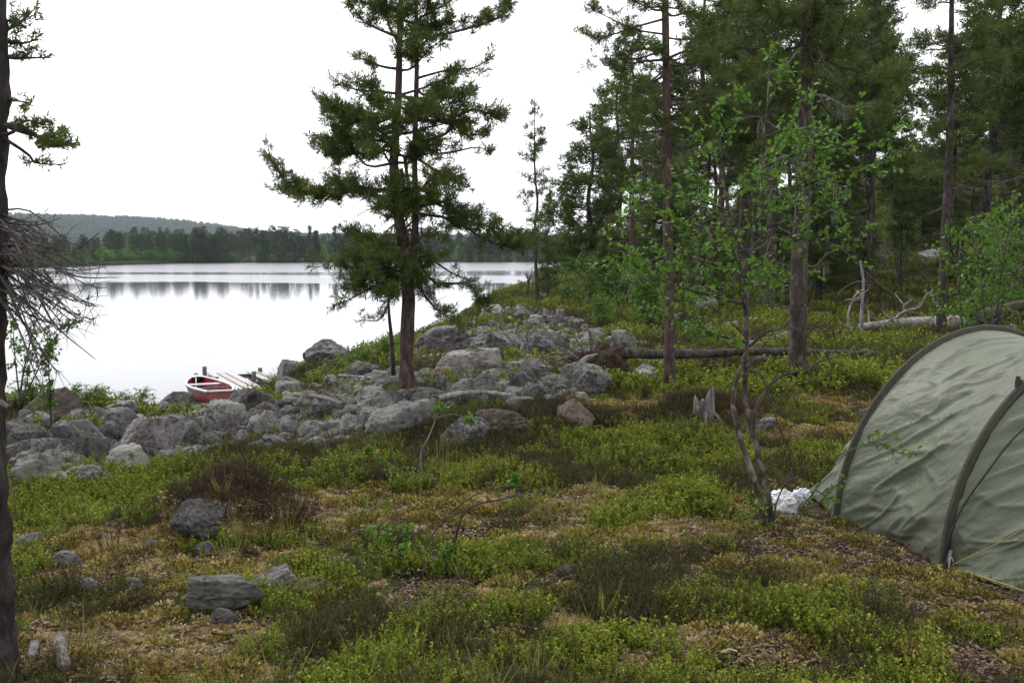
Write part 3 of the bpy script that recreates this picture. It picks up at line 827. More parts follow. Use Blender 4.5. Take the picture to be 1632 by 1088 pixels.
def slope_rubble():
    x, y, r, rs = candidates(9000, 17, 80, 1.3, 20)
    z = GH(x, y); n = n2(x, y, .35, 66, 3); ok = (x > .07 * y) & (n > .2) & (z > .5) & (y > 19) & (rs.rand(len(x)) < .4)
    x, y, z = x[ok], y[ok], z[ok]; k = len(x)
    scatter('slope_rubble', 'rubble', np.c_[x, y, z], np.c_[rs.uniform(-.5, .5, (k, 2)), rs.uniform(0, 6.28, k)], .06 + .20 * rs.rand(k) ** 2.5, np.zeros(k), 'grey stones strewn over the wooded slope between the trees', 'stone rubble', 21)
slope_rubble()

# ------------------------------------------------------------------ pine building
def merge(a, b, mat):
    if b.v: a.add(np.concatenate(b.v), np.concatenate(b.f), np.concatenate(b.t), mat)
class Tree:
    """collects trunk, branches, live needles, dead twigs and lichen of one conifer"""
    def __init__(s, seed):
        s.rs = R(seed); s.trunk, s.br, s.nd, s.dead, s.li = MB(), MB(), MB(), MB(), MB()
        s.TP, s.TD, s.TS, s.TT = [], [], [], []
        s.DP, s.DD = [], []
    def tuft(s, P, D, size, tone):
        s.TP.append(P); s.TD.append(D); s.TS.append(size); s.TT.append(tone)
    def limb(s, a, b, r0, dens=1.0, tuft=.085, dead=False, lift=.08, start=.3, twig=.34, lichen=0.0, tone=.45, droop=0.0):
        rs = s.rs; a, b = A(a, float), A(b, float); Lg = np.linalg.norm(b - a)
        wob = rs.normal(size=(2, 3)) * Lg * .07
        z = A([0, 0, 1.0])
        c = curve([a, a + (b - a) * .35 + wob[0] - z * Lg * lift * .9 + z * Lg * droop, a + (b - a) * .7 + wob[1] - z * Lg * lift * .6 + z * Lg * droop * .6, b], 9)
        mb = s.dead if dead else s.br
        tube(mb, c, np.linspace(r0, r0 * .22, 9), 5, .5)
        nt = max(3, int(Lg / .062 * (.6 if dead else dens)))
        for t in np.sort(rs.uniform(.18 if dead else start, 1.0, nt)):
            k = t * 8; i = min(int(k), 7); p = c[i] + (c[i + 1] - c[i]) * (k - i); d = unit(c[i + 1] - c[i])
            side = unit(np.cross(d, z)) * rs.choice([-1, 1])
            td = unit(d * rs.uniform(.25, .9) + side * rs.uniform(.3, 1) + z * (rs.normal(0, .35) + (.12 if not dead else -.15)))
            tl = Lg * twig * (1.15 - t * .75) * rs.uniform(.45, 1.15)
            tl = min(tl, .55)
            e = p + td * tl + z * tl * (.12 if not dead else -.22 * rs.rand())
            m = (p + e) / 2 + rs.normal(size=3) * tl * .09 - z * tl * .05
            cc = curve([p, m, e], 4)
            tube(mb, cc, np.linspace(r0 * .22 + .0012, .0012 + r0 * .04, 4), 3, .5)
            if dead:
                for q in range(rs.randint(1, 4)):
                    u = rs.uniform(.3, 1); pp = p + (e - p) * u; dd = unit(td + rs.normal(size=3) * .7 - z * .2) * tl * rs.uniform(.2, .5)
                    tube(mb, [pp, pp + dd * .5 + rs.normal(size=3) * tl * .03, pp + dd], [.0018, .0014, .001], 3, .5)
                if lichen and rs.rand() < lichen: s.DP += [p + (e - p) * rs.rand() for _ in range(3)]
            else:
                n = max(2, int(tl / (tuft * .5)))
                for u in np.linspace(.28, 1.0, n):
                    pp = p + (e - p) * u + rs.normal(size=3) * tuft * .35
                    s.tuft(pp, unit(td * .8 + z * rs.uniform(.1, .8) + rs.normal(size=3) * .3), tuft * rs.uniform(.7, 1.25), np.clip(tone + rs.normal(0, .13) + .12 * u, 0, 1))
        if not dead:
            s.tuft(b, unit(b - a + z * .3), tuft * 1.2, tone + .15)
    def needles(s, k, wf=.17, lf=1.0, sq=.55):
        """grow k needle bundles at every tuft"""
        if not s.TP: return
        rs = s.rs; P, D, S, T = A(s.TP), A(s.TD), A(s.TS), A(s.TT); n = len(P)
        P = np.repeat(P, k, 0); D = np.repeat(D, k, 0); S = np.repeat(S, k); T = np.repeat(T, k)
        u = rs.uniform(-.6, .6, len(P))
        d = unit(D * sq + unit(rs.normal(size=P.shape)) * .8)
        base = P + D * (S * u)[:, None]
        leaves(s.nd, base, d, rand_side(rs, d), S * lf * rs.uniform(.55, 1.0, len(P)), S * wf * rs.uniform(.7, 1.3, len(P)), np.clip(T + rs.normal(0, .07, len(P)), 0, 1), fold=.2)
    def hang(s, P, ln):
        """strands of beard lichen"""
        rs = s.rs; P = A(P); n = len(P) * 4
        P = np.repeat(P, 4, 0) + rs.normal(size=(n, 3)) * .02
        D = unit(rs.normal(size=(n, 3)) * .15 + A([0, 0, -1.0]))
        leaves(s.li, P, D, rand_side(rs, D), ln * rs.uniform(.3, 1.1, n), .014, rs.rand(n))
    def finish(s, name, label, cat, loc, bark, group=None, needle=None, lich=.12):
        o = thing(name, label, cat, loc, group)
        if s.DP: s.hang(s.DP, lich)
        for src, k in ((s.dead, 1), (s.li, 2)): merge(s.trunk, src, k)
        s.trunk.build('trunk', [bark, M['dead_wood'], M['hang_lichen']], o, True, loc)
        if s.nd.v:
            merge(s.nd, s.br, 1)
            s.nd.build('crown', [needle or M['needles'], M['twig']], o, False, loc)
        return o
def trunkpath(spec, D, zfix=None):
    return A([atD(px, py, D) for px, py in spec])
def along(path, z):
    k = np.argmin(np.abs(path[:, 2] - z)); return path[k].copy()

def hero(seed, D, tspec, rads, bark, limbs, scale, n_rand, prof, tuft=.085, k=26, rough=.10, sides=18, randz=(None, None), dens=1.0, needle_w=.09):
    """tspec trunk pixels; limbs: (attach px,py, tip px,py, depth offset, radius, kind)"""
    t = Tree(seed); rs = t.rs
    p = curve(trunkpath(tspec, D), 60)
    root = p[0].copy(); root[2] = gz(root[0], root[1]); dz = root[2] - p[0][2]
    p[0][2] = min(p[0][2], root[2]) - .12
    rad = np.interp(np.linspace(0, 1, 60), np.linspace(0, 1, len(rads)), rads)
    rad[:4] *= A([1.55, 1.28, 1.12, 1.04])
    tube(t.trunk, p, rad, sides, .5, rough, seed)
    for (ax, ay, tx, ty, dd, r, kd) in limbs:
        a = atD(ax, ay, D); b = atD(tx, ty, D + dd)
        if kd == 'L': t.limb(a, b, r, dens, tuft)
        elif kd == 'S': t.limb(a, b, r, dens * .5, tuft)
        elif kd == 'H': t.limb(a, b, r, dens, tuft, droop=.1, start=.15, tone=.33)
        elif kd == 'D': t.limb(a, b, r, .7, dead=True, lichen=.16)
        elif kd == 'B': t.limb(a, b, r, .25, dead=True, lichen=.1)
    for i in range(n_rand):
        py = rs.uniform(*randz); L_, Rr = np.interp(py, prof[0], prof[1]), np.interp(py, prof[0], prof[2])
        az = rs.uniform(0, 2 * pi) if i % 2 else rs.uniform(pi, 2 * pi)
        ln = (Rr if cos(az) > 0 else L_) * scale * rs.uniform(.55, .95)
        a = atD(np.interp(py, [q[1] for q in tspec[::-1]], [q[0] for q in tspec[::-1]]), py, D)
        d = A([cos(az), sin(az) * .9, rs.uniform(-.05, .35)])
        t.limb(a, a + d * ln, .018, dens, tuft, tone=.38, lift=.05)
    t.needles(k, needle_w)
    return t, root

# ---- middle pine with two stems
D = 12.0; s = D / F
T2 = [(650,632),(648,560),(651,480),(646,420),(640,370),(631,320),(628,250),(635,150),(637,60),(642,-80),(650,-220)]
LM = [(628,325,430,250,-.2,.035,'L'),(630,300,455,300,.3,.025,'L'),(632,215,535,262,.2,.025,'L'),(632,235,515,165,.1,.025,'L'),(634,180,530,190,-.5,.02,'L'),(636,110,565,90,.1,.02,'L'),(637,60,562,8,.2,.02,'L'),
 (636,70,600,-40,-.3,.02,'L'),(662,60,806,8,.1,.022,'L'),(664,70,740,-30,.2,.02,'L'),(665,125,778,96,.1,.016,'S'),(664,170,795,190,-.3,.025,'L'),(664,190,770,215,.4,.022,'L'),(664,215,775,240,.2,.018,'S'),(662,250,745,300,-.2,.02,'L'),
 (662,230,740,160,-.4,.02,'L'),(663,140,720,130,.6,.02,'L'),(640,270,600,330,-.7,.02,'L'),(645,250,700,310,-.9,.022,'L'),(636,240,590,240,-.9,.02,'L'),(660,310,805,365,.1,.026,'H'),(662,320,760,345,-.5,.02,'H'),(662,340,850,378,.3,.02,'H'),
 (655,365,548,395,.1,.02,'B'),(650,400,498,425,.3,.012,'S'),(655,420,600,432,-.6,.02,'L'),(648,400,560,440,.1,.022,'H'),(648,390,530,490,-.2,.022,'H'),(650,430,548,455,-.4,.02,'H'),(650,440,580,510,-.2,.02,'H'),(646,405,600,400,-.8,.02,'L'),
 (655,440,620,470,-.7,.02,'H'),(660,400,770,490,-.1,.024,'H'),(660,430,735,520,.2,.02,'H'),(658,415,700,500,-.4,.018,'D'),(660,390,760,450,.1,.02,'D'),(655,370,700,420,.5,.014,'D'),(640,350,600,380,.2,.014,'D'),(660,450,715,470,.3,.01,'D'),(650,345,560,350,.6,.014,'D'),
 (636,-60,560,-100,0,.02,'L'),(645,-80,740,-110,0,.02,'L'),(640,20,690,-20,-.5,.02,'L'),(637,90,660,60,-.8,.02,'L'),(640,150,690,170,-.9,.02,'L'),(636,200,620,180,-.9,.02,'L')]
prof = ([-200,0,60,150,250,340,420,500],[60,85,80,120,140,110,100,70],[60,110,110,130,120,110,110,80])
t, root = hero(21, D, T2, [.088,.076,.074,.072,.066,.058,.052,.046,.038,.03,.02,.012], M['red_bark'], LM, s, 88, prof, randz=(-180, 450), k=36, tuft=.092)
p2 = curve(trunkpath([(652,470),(660,400),(662,320),(661,250),(664,120),(664,40),(660,-60),(655,-200)], D - .03), 40)
tube(t.trunk, p2, np.linspace(.046, .010, 40), 14, .5, .1, 5)
t.finish('pine_tree', 'tall two-stemmed pine standing alone among the boulders before the lake', 'pine tree', root, M['red_bark'])

# ---- big left pine at the frame edge
D = 4.1; s = D / F
T1 = [(-22,1105),(-27,980),(-33,850),(-40,650),(-36,450),(-34,250),(-32,60),(-32,-150),(-30,-500)]
LM = [(-10,60,58,12,.0,.010,'L'),(-10,35,40,22,.1,.008,'L'),(-12,85,76,92,.05,.012,'L'),(-12,75,60,62,.1,.01,'L'),(-10,150,50,165,.1,.008,'S'),(-10,200,120,228,.0,.014,'L'),(-10,190,95,215,.08,.012,'L'),(-10,215,70,200,-.06,.01,'L'),(-10,210,98,262,.05,.008,'S')]
t = Tree(31); rs = t.rs
p = curve(trunkpath(T1, D), 90); p[0][2] -= .15
tube(t.trunk, p, np.interp(np.linspace(0, 1, 90), [0, .04, .1, .25, .6, 1], [.155, .128, .118, .107, .100, .088]), 34, .5, .13, 3)
for (ax, ay, tx, ty, dd, r, kd) in LM:
    t.limb(atD(ax, ay, D), atD(tx, ty, D + dd), r, 2.2 if kd == 'L' else 1.1, .028, twig=.42, start=.35)
FAN = []
for i in range(56):     # the fan of bare drooping branches
    ay = rs.uniform(335, 470); ln = rs.uniform(40, 135) * (1 if i % 3 else 1.15)
    an = rs.uniform(-.05, 1.25)
    tx, ty = 5 + ln * cos(an), ay + ln * sin(an) * 1.0 + 12
    a = atD(-8, ay, D); b = atD(tx, ty, D + rs.uniform(-.25, .3)); z = A([0, 0, 1.0])
    m = (a + b) / 2 + z * rs.uniform(.0, .05) + rs.normal(size=3) * .012
    c = curve([a, m, b, b + (b - m) * .25 + A([.02, 0, rs.uniform(-.02, .05)])], 10)
    fan = MB(); FAN.append(fan); tube(fan, c, np.linspace(.0046, .0011, 10), 5, .5)
    for q in range(11):
        u = rs.randint(3, 9); d = unit(c[u] - c[u - 1] + rs.normal(size=3) * .7 + A([.1, 0, -.25])) * rs.uniform(.03, .12)
        tube(fan, curve([c[u], c[u] + d * .5 + rs.normal(size=3) * .006, c[u] + d], 4), np.linspace(.0018, .0007, 4), 3, .5)
for (ax, ay, bx, by, cx, cy) in ((60,470,90,520,152,572),(20,400,110,430,170,425),(10,355,60,358,98,347),(30,380,110,400,158,372),(60,410,120,440,190,442),(70,430,100,470,125,480)):
    a, b, c_ = atD(ax, ay, D), atD(bx, by, D - .05), atD(cx, cy, D - .05)
    fan = MB(); FAN.append(fan); tube(fan, curve([a, b, c_], 9), np.linspace(.0055, .0014, 9), 5, .5)
tube(t.dead, curve([atD(0, 640, D - .11), atD(14, 648, D - .14), atD(20, 640, D - .17)], 5), [.012, .010, .008, .006, .002], 6, .5)
t.needles(22, .16, 1.0)
root = A([p[0][0], D, gz(p[0][0], D)])
o = t.finish('pine_tree', 'near pine trunk at the left edge with a fan of bare drooping branches', 'pine tree', root, M['dark_bark'])
for fan in FAN: fan.build('dead_branch', M['fan_wood'], o, True, root)

# ---- slender pine right of centre
D = 12.5; s = D / F
T3 = [(1066,628),(1067,500),(1064,350),(1063,200),(1060,0),(1058,-150),(1057,-330)]
LM = [(1060,30,924,48,.1,.016,'L'),(1060,55,948,18,.2,.014,'L'),(1061,80,945,108,.1,.014,'L'),(1061,110,985,142,-.2,.014,'S'),(1062,130,962,172,.2,.014,'S'),(1062,150,990,182,-.3,.012,'L'),(1062,200,1000,250,.1,.012,'D'),(1062,220,985,235,.2,.012,'D'),(1063,260,1010,290,.1,.01,'D'),
 (1061,60,1150,50,.2,.014,'L'),(1062,120,1170,140,.4,.014,'L'),(1062,90,1120,90,-.6,.012,'L'),(1063,180,1130,210,-.1,.012,'S'),(1063,240,1100,270,.3,.01,'D'),(1064,300,1020,310,.4,.01,'D'),(1064,320,1110,340,.1,.01,'D'),(1063,210,1040,260,.8,.01,'D'),
 (1060,10,975,-30,.1,.014,'L'),(1060,0,1140,-30,.1,.014,'L'),(1059,-60,980,-90,.1,.014,'L'),(1059,-60,1130,-90,.1,.014,'L'),(1064,400,1030,420,.1,.008,'B'),(1064,450,1095,455,.1,.008,'B'),(1064,270,1150,240,.5,.01,'S')]
prof = ([-300,0,100,200,330],[50,90,95,90,50],[50,90,95,90,50])
t, root = hero(41, D, T3, [.066,.059,.053,.047,.040,.032,.015], M['red_bark'], LM, s, 46, prof, randz=(-300, 330), k=28, dens=.85)
t.finish('pine_tree', 'slender straight pine right of centre with sparse boughs reaching over the lake', 'pine tree', root, M['red_bark'])

# ---- thick pine behind the birch
D = 12.8; s = D / F
T4 = [(1270,628),(1272,500),(1275,400),(1282,250),(1286,100),(1290,-100),(1292,-400)]
LM = [(1284,150,1390,170,.2,.02,'D'),(1283,160,1180,190,-.2,.02,'D'),(1283,200,1360,230,-.3,.016,'D'),(1282,240,1200,250,.2,.016,'D'),(1282,250,1345,290,.1,.016,'D'),(1281,280,1350,300,-.3,.014,'D'),(1280,300,1215,330,-.2,.014,'D'),(1278,340,1340,330,.1,.01,'D'),(1286,60,1330,120,-.5,.016,'D'),(1286,80,1215,120,-.5,.016,'D'),
 (1287,50,1160,80,.2,.024,'L'),(1287,20,1130,20,.3,.024,'L'),(1286,90,1190,110,.6,.02,'L'),(1287,40,1410,70,.2,.024,'L'),(1287,80,1430,130,.4,.022,'L'),(1288,0,1400,-20,-.3,.022,'L'),(1288,-20,1180,-40,-.3,.022,'L'),(1287,60,1340,20,-.8,.02,'L'),(1287,50,1235,10,-.8,.02,'L'),(1285,130,1410,190,.7,.02,'L'),(1285,130,1170,150,.8,.02,'L'),(1276,420,1330,400,.2,.008,'B'),(1276,380,1240,360,.2,.008,'B')]
prof = ([-400,0,100,200],[90,110,110,80],[90,110,110,80])
t, root = hero(51, D, T4, [.112,.103,.098,.092,.085,.075,.06], M['pine_bark'], LM, s, 50, prof, randz=(-360, 190), k=26, tuft=.1)
t.finish('pine_tree', 'thick old pine behind the birch with lichen-hung dead branches', 'pine tree', root, M['pine_bark'], lich=.2)

# ---- dark pine above the tent
D = 20.0; s = D / F
T5 = [(1499,542),(1504,420),(1510,300),(1514,180),(1516,60),(1518,-80),(1520,-220)]
LM = [(1516,60,1440,75,.2,.02,'L'),(1515,110,1425,105,.1,.02,'L'),(1515,90,1600,100,.2,.02,'L'),(1514,150,1440,150,.3,.02,'L'),(1514,190,1580,190,-.4,.02,'L'),(1513,200,1455,225,.2,.02,'L'),(1517,0,1450,-10,.1,.02,'L'),(1517,-10,1590,10,.2,.02,'L'),(1512,250,1590,260,.3,.02,'L'),(1512,260,1460,275,-.2,.018,'L'),(1510,300,1550,320,.2,.014,'D'),(1509,330,1475,340,.2,.014,'D'),(1511,290,1570,300,-.3,.014,'D')]
prof = ([-220,0,100,200,280],[30,60,75,65,50],[30,60,75,65,50])
t, root = hero(61, D, T5, [.092,.078,.070,.062,.05,.035,.015], M['pine_bark'], LM, s, 52, prof, randz=(-210, 290), k=20, tuft=.14)
t.finish('pine_tree', 'dark straight pine rising behind the tent and the grey log', 'pine tree', root, M['pine_bark'])

# ------------------------------------------------------------------ prototype conifers for the forest
def proto_pine(seed, H, r0, crown0, half, nl, tuft, k, dead=40, bark='pine_bark', shape='pine', dens=.62, wf=.15):
    t = Tree(seed); rs = t.rs
    z = np.linspace(-.3, H, 26)
    p = np.c_[.05 * fbm(np.c_[z * .4, z * 0, z * 0 + seed], seed, 2) * np.clip(z, 0, 3), .05 * fbm(np.c_[z * .4, z * 0 + 9, z * 0 + seed], seed, 2) * np.clip(z, 0, 3), z]
    tube(t.trunk, p, np.interp(z, [-.3, 0, .6, H], [r0 * 1.4, r0 * 1.25, r0, .02]), 10, .5, .08, seed)
    for i in range(nl):
        u = rs.rand() ** (.85); zz = H * (crown0 + (1 - crown0) * u) - .1
        az = rs.uniform(0, 2 * pi)
        if shape == 'spruce': ln = half * (1.05 - u) + .12
        else: ln = half * (.55 + .45 * sin(min(u * 1.3 + .35, 1.0) * pi * .75)) * (1.0 if u < .6 else 1.0 - .75 * (u - .6) / .4)
        ln *= rs.uniform(.55, 1.1)
        a = A([np.interp(zz, z, p[:, 0]), np.interp(zz, z, p[:, 1]), zz])
        el = rs.uniform(-.15, .35) if shape == 'pine' else rs.uniform(-.45, .0)
        t.limb(a, a + A([cos(az), sin(az), el]) * ln, .012 + .004 * ln, dens, tuft, start=.25, tone=.34, twig=.4)
    for i in range(dead):
        zz = H * rs.uniform(.10, crown0 + .15); az = rs.uniform(0, 2 * pi)
        a = A([np.interp(zz, z, p[:, 0]), np.interp(zz, z, p[:, 1]), zz])
        t.limb(a, a + A([cos(az), sin(az), rs.uniform(-.5, .1)]) * half * rs.uniform(.4, .9), .010, .35, dead=True)
    t.tuft(p[-1], A([0, 0, 1.0]), tuft, .5)
    t.needles(k, wf)
    return t
def make_proto(seed, label, group, **kw):
    bark = kw.pop('bark', 'pine_bark')
    return proto_pine(seed, **kw).finish('pine_tree', label, 'pine tree', (0, 0, 0), M[bark], group)
PROTO_TREES = []
def P_(seed, **kw): PROTO_TREES.append((make_proto(seed, '', None, **kw), kw['H']))
P_(71, H=10.0, r0=.13, crown0=.42, half=1.35, nl=78, tuft=.18, k=14)
P_(72, H=11.0, r0=.14, crown0=.45, half=1.5, nl=76, tuft=.19, k=14, bark='red_bark')
P_(73, H=9.0, r0=.11, crown0=.34, half=1.25, nl=86, tuft=.17, k=14)
P_(74, H=12.0, r0=.15, crown0=.45, half=1.6, nl=76, tuft=.20, k=14, dead=26)
P_(75, H=6.5, r0=.09, crown0=.08, half=1.25, nl=100, tuft=.17, k=14, dead=4)      # dense young pine
P_(76, H=10.0, r0=.12, crown0=.28, half=1.05, nl=74, tuft=.19, k=12, dead=14, dens=.42)   # sparse
P_(77, H=8.0, r0=.10, crown0=.12, half=1.3, nl=100, tuft=.19, k=14, shape='spruce')
USED = set()
def place(pi_, x, y, H, rz, label, group=None, slim=1.0):
    root, h0 = PROTO_TREES[pi_]; s = H / h0
    loc = (x, y, gz(x, y) - .02)
    if pi_ not in USED:
        USED.add(pi_); r = root; r.location = loc; r.rotation_euler = (0, 0, rz); r.scale = (s * slim, s * slim, s); r['label'] = label
        if group: r['group'] = group
        return r
    return copy_thing(root, loc, rz, (s * slim, s * slim, s), label, group)
def at_px(px, D):
    return (px - 816) / F * D, D
def top_h(px, D, py_top):
    """height so that the top shows at photo row py_top"""
    x, y = at_px(px, D); return atD(px, py_top, D)[2] - gz(x, y)
TREES = [  # proto, px, D, top row, label, slim
 (4,945,38,178,'bushy small pine with a pointed top standing nearest the lake edge of the forest',1.35),
 (5,856,52,158,'thin lone pine with a wispy crown on the point by the water',.85),
 (6,873,50,300,'short dark young conifer beside the thin lone pine on the point',.7),
 (1,1008,30,40,'pine behind the left boughs of the slender pine',1.0),
 (0,985,44,110,'pine leaning out of the forest edge behind the bushy small pine',1.2),
 (3,1116,34,-90,'broad dark pine directly right of and behind the slender pine',1.15),
 (2,1180,44,-60,'full-crowned pine seen through the top of the birch',1.3),
 (0,1228,30,-160,'pine close behind and left of the thick old pine',1.0),
 (1,1342,45,-130,'reddish pine trunk just right of the thick old pine',1.1),
 (3,1383,40,-40,'pine with a forked dead lower stem between the thick pine and the dark pine',1.2),
 (2,1436,35,260,'thin young pine on the slope between the two dark pines above the tent',.8),
 (0,1570,33,-120,'tall pine right of the dark pine, its crown filling the upper right corner',1.25),
 (3,1632,28,-200,'pine cut by the right edge of the photo',1.15),
 (4,1060,52,240,'bushy pine low in the gap behind the slender pine',1.3),
 (6,905,75,310,'dark young conifer on the shore left of the bushy small pine',1.2),
 (4,1470,52,250,'bushy dark conifer high on the slope left of the dark pine',1.3),
 (4,1545,60,230,'bushy dark conifer high on the slope right of the dark pine',1.4),
 (4,985,34,340,'low spreading young pine at the forest edge above the rocky rise',1.4),
 (0,1300,38,-40,'pine crowding behind the thick old pine on its right side',1.25),
 (2,1378,31,-20,'full dark pine in the middle of the right-hand forest',1.15),
 (1,1150,55,20,'tall pine at the back between the slender pine and the birch top',1.4),
]
rs = R(5)
TXY = []
for (k, px, D, ty, lab, sl) in TREES:
    x, y = at_px(px, D); TXY.append((x, y))
    place(k, x, y, top_h(px, D, ty), rs.uniform(0, 6.28), lab, None, sl)
cnt = 0
for i in range(1600):
    if cnt >= 64: break
    px = rs.uniform(925, 1800); D = 32 + 108 * rs.rand() ** .9
    if px < 1000 and D < 60: continue
    x, y = at_px(px, D)
    if gz(x, y) < .6 or any(math.hypot(x - a, y - b) < 2.0 for a, b in TXY): continue
    lim = np.interp(px, [925, 960, 1000, 1040, 1100, 1385, 1410, 1480, 1510, 1632], [345, 300, 190, 100, 0, -20, 200, 200, 0, -40])
    lim += rs.uniform(0, 190) if rs.rand() < .75 else rs.uniform(0, 40)
    H = min(top_h(px, D, lim), rs.uniform(9, 14.5))
    if H < 3: continue
    TXY.append((x, y)); cnt += 1
    k = rs.choice([0, 1, 2, 3, 3, 2, 1, 0] if H > 6 else [4, 6, 2, 2])
    if px < 1090: lab, gr = 'dark pine in the crowd of trees on the lake side of the forest', 'pines on the lake side of the forest'
    elif px < 1290: lab, gr = 'dark pine in the crowd of trees behind the birch crown', 'pines behind the birch crown'
    elif px < 1500: lab, gr = 'dark pine in the crowd of trees up the slope right of the thick old pine', 'pines up the slope'
    else: lab, gr = 'dark pine in the crowd of trees at the far right above the tent', 'pines above the tent'
    place(k, x, y, H, rs.uniform(0, 6.28), lab, gr, rs.uniform(1.0, 1.45))

for i in range(52):
    px = rs.uniform(1000, 1720); D = rs.uniform(30, 100); x, y = at_px(px, D)
    if any(math.hypot(x - a, y - b) < 1.2 for a, b in TXY) or gz(x, y) < .8: continue
    TXY.append((x, y)); lab, gr = ('low young conifer in the undergrowth left of the thick old pine', 'young conifers left of the thick old pine') if px < 1290 else ('low young conifer in the undergrowth on the slope right of the thick old pine', 'young conifers on the slope')
    place(rs.choice([4, 6, 2, 4]), x, y, rs.uniform(1.6, 5.8), rs.uniform(0, 6.28), lab, gr, rs.uniform(1.1, 1.6))

# ------------------------------------------------------------------ broadleaf building
def leafcloud(rs, mb, P, D, ln, wd, tone=.5, flatn=.5):
    P, D = A(P), A(D); n = len(P)
    D = unit(D + rs.normal(size=(n, 3)) * .55 - A([0, 0, .15]))
    up = A([0, 0, 1.0]) + rs.normal(size=(n, 3)) * flatn
    U = unit(np.cross(D, up))
    leaves(mb, P, D, U, ln * rs.uniform(.65, 1.15, n), wd * rs.uniform(.75, 1.15, n), np.clip(rs.normal(tone, .17, n), 0, 1), fold=.15)
def twigleaf(rs, br, LP, LD, a, b, r0, step, sub=5, subl=.3, lv=3, leaf_from=.3):
    """a branch with side twigs, each carrying leaves"""
    a, b = A(a, float), A(b, float); Lg = np.linalg.norm(b - a); z = A([0, 0, 1.0])
    c = curve([a, a + (b - a) * .4 + rs.normal(size=3) * Lg * .06, a + (b - a) * .75 + rs.normal(size=3) * Lg * .05, b], 9)
    tube(br, c, np.linspace(r0, max(.0012, r0 * .25), 9), 5, .5)
    segs = [(c, Lg)]
    for t in rs.uniform(leaf_from, .95, sub):
        k = min(int(t * 8), 7); p = c[k]; d = unit(c[k + 1] - c[k])
        e = p + unit(d * .8 + rs.normal(size=3) * .65 + z * .15) * Lg * subl * rs.uniform(.5, 1.2)
        cc = curve([p, (p + e) / 2 + rs.normal(size=3) * Lg * .02, e], 5); tube(br, cc, np.linspace(max(.0014, r0 * .35), .0009, 5), 3, .5)
        segs.append((cc, np.linalg.norm(e - p)))
    for i, (cc, l) in enumerate(segs):
        n = max(2, int(l / step)); ts = np.linspace(leaf_from if i == 0 else .25, 1, n)
        for t in ts:
            k = min(int(t * (len(cc) - 1)), len(cc) - 2); p = cc[k] + (cc[k + 1] - cc[k]) * (t * (len(cc) - 1) - k); d = unit(cc[k + 1] - cc[k])
            for q in range(lv):
                LP.append(p + rs.normal(size=3) * .008); LD.append(unit(d * .5 + rs.normal(size=3)))

# ---- the foreground birch
D = 6.15; rs = R(91)
tr, br, lf = MB(), MB(), MB(); LP, LD = [], []
def pxp(l, D, dz=0): return A([atD(px, py, D + dz) for px, py in l])
S1 = curve(pxp([(1224,868),(1213,810),(1205,770),(1192,735),(1180,700),(1172,665),(1168,640),(1174,605),(1185,575),(1190,552)], D), 40)
S2 = curve(pxp([(1233,866),(1224,790),(1215,750),(1206,715),(1198,680),(1190,650),(1187,620),(1190,560),(1189,480),(1187,430),(1180,390),(1168,360),(1158,320),(1150,270),(1148,215)], D, .03), 60)
S3 = curve(pxp([(1189,470),(1196,420),(1200,370),(1206,310),(1214,240),(1222,170),(1226,100)], D, .02), 30)
tube(tr, S1, np.linspace(.019, .012, 40), 10, .5, .13, 1); tube(tr, S2, np.interp(np.linspace(0, 1, 60), [0, .1, .5, .75, 1], [.023, .017, .015, .011, .0035]), 10, .5, .16, 2)
tube(tr, S3, np.linspace(.010, .003, 30), 8, .5, .1, 3)
for a in (0, 1.3, 2.5, 3.9, 5.1):
    b0 = A([S2[0][0], S2[0][1], S2[0][2] + .07]); e = b0 + A([cos(a) * .16, sin(a) * .16, -.12]); tube(tr, curve([b0, (b0 + e) / 2 + A([0, 0, .03]), e], 6), np.linspace(.018, .006, 6), 7, .5)
tube(tr, curve(pxp([(1190,585),(1205,572),(1222,572)], D, -.03), 8), np.linspace(.016, .013, 8), 8, .5, cap=True)
BR = [ # attach, tip (px), depth, radius, subs
 (1189,485,1000,415,-.1,.009,7),(1187,440,1030,395,.2,.008,6),(1189,500,1130,420,-.2,.010,6),(1190,545,1040,500,.1,.009,6),(1191,560,1100,515,-.25,.008,5),
 (1180,395,1010,330,.1,.009,7),(1182,400,1080,350,-.25,.008,6),(1160,335,1040,300,.05,.007,6),(1155,300,1090,265,-.2,.006,6),(1152,280,1110,215,.15,.006,5),(1150,250,1180,190,-.1,.006,5),(1149,225,1140,160,0,.005,5),
 (1196,420,1290,370,.1,.009,6),(1200,370,1330,330,-.15,.009,7),(1203,340,1400,270,.05,.009,8),(1206,310,1360,240,.2,.008,7),(1210,270,1420,225,-.1,.008,7),(1213,250,1310,205,.25,.007,6),(1216,220,1290,160,-.1,.006,6),(1222,170,1250,110,.1,.005,5),(1220,190,1175,140,.05,.005,5),
 (1225,110,1232,70,0,.004,4),(1208,300,1250,260,-.35,.007,6),(1200,360,1230,330,-.4,.007,6),(1185,420,1150,370,-.4,.007,6),(1160,320,1200,280,-.35,.006,6),(1170,360,1120,310,.4,.007,6),(1204,330,1280,300,.4,.007,6),(1195,430,1260,440,-.3,.006,5),(1188,470,1230,420,.35,.006,5),(1200,380,1370,390,.1,.007,5),(1212,255,1250,215,-.3,.005,6),(1190,450,1090,460,.25,.006,5)]
for (ax, ay, tx, ty, dd, r, sb) in BR:
    twigleaf(rs, br, LP, LD, atD(ax, ay, D), atD(tx, ty, D + dd), r, .031, sb + 3, .40, 2, .25)
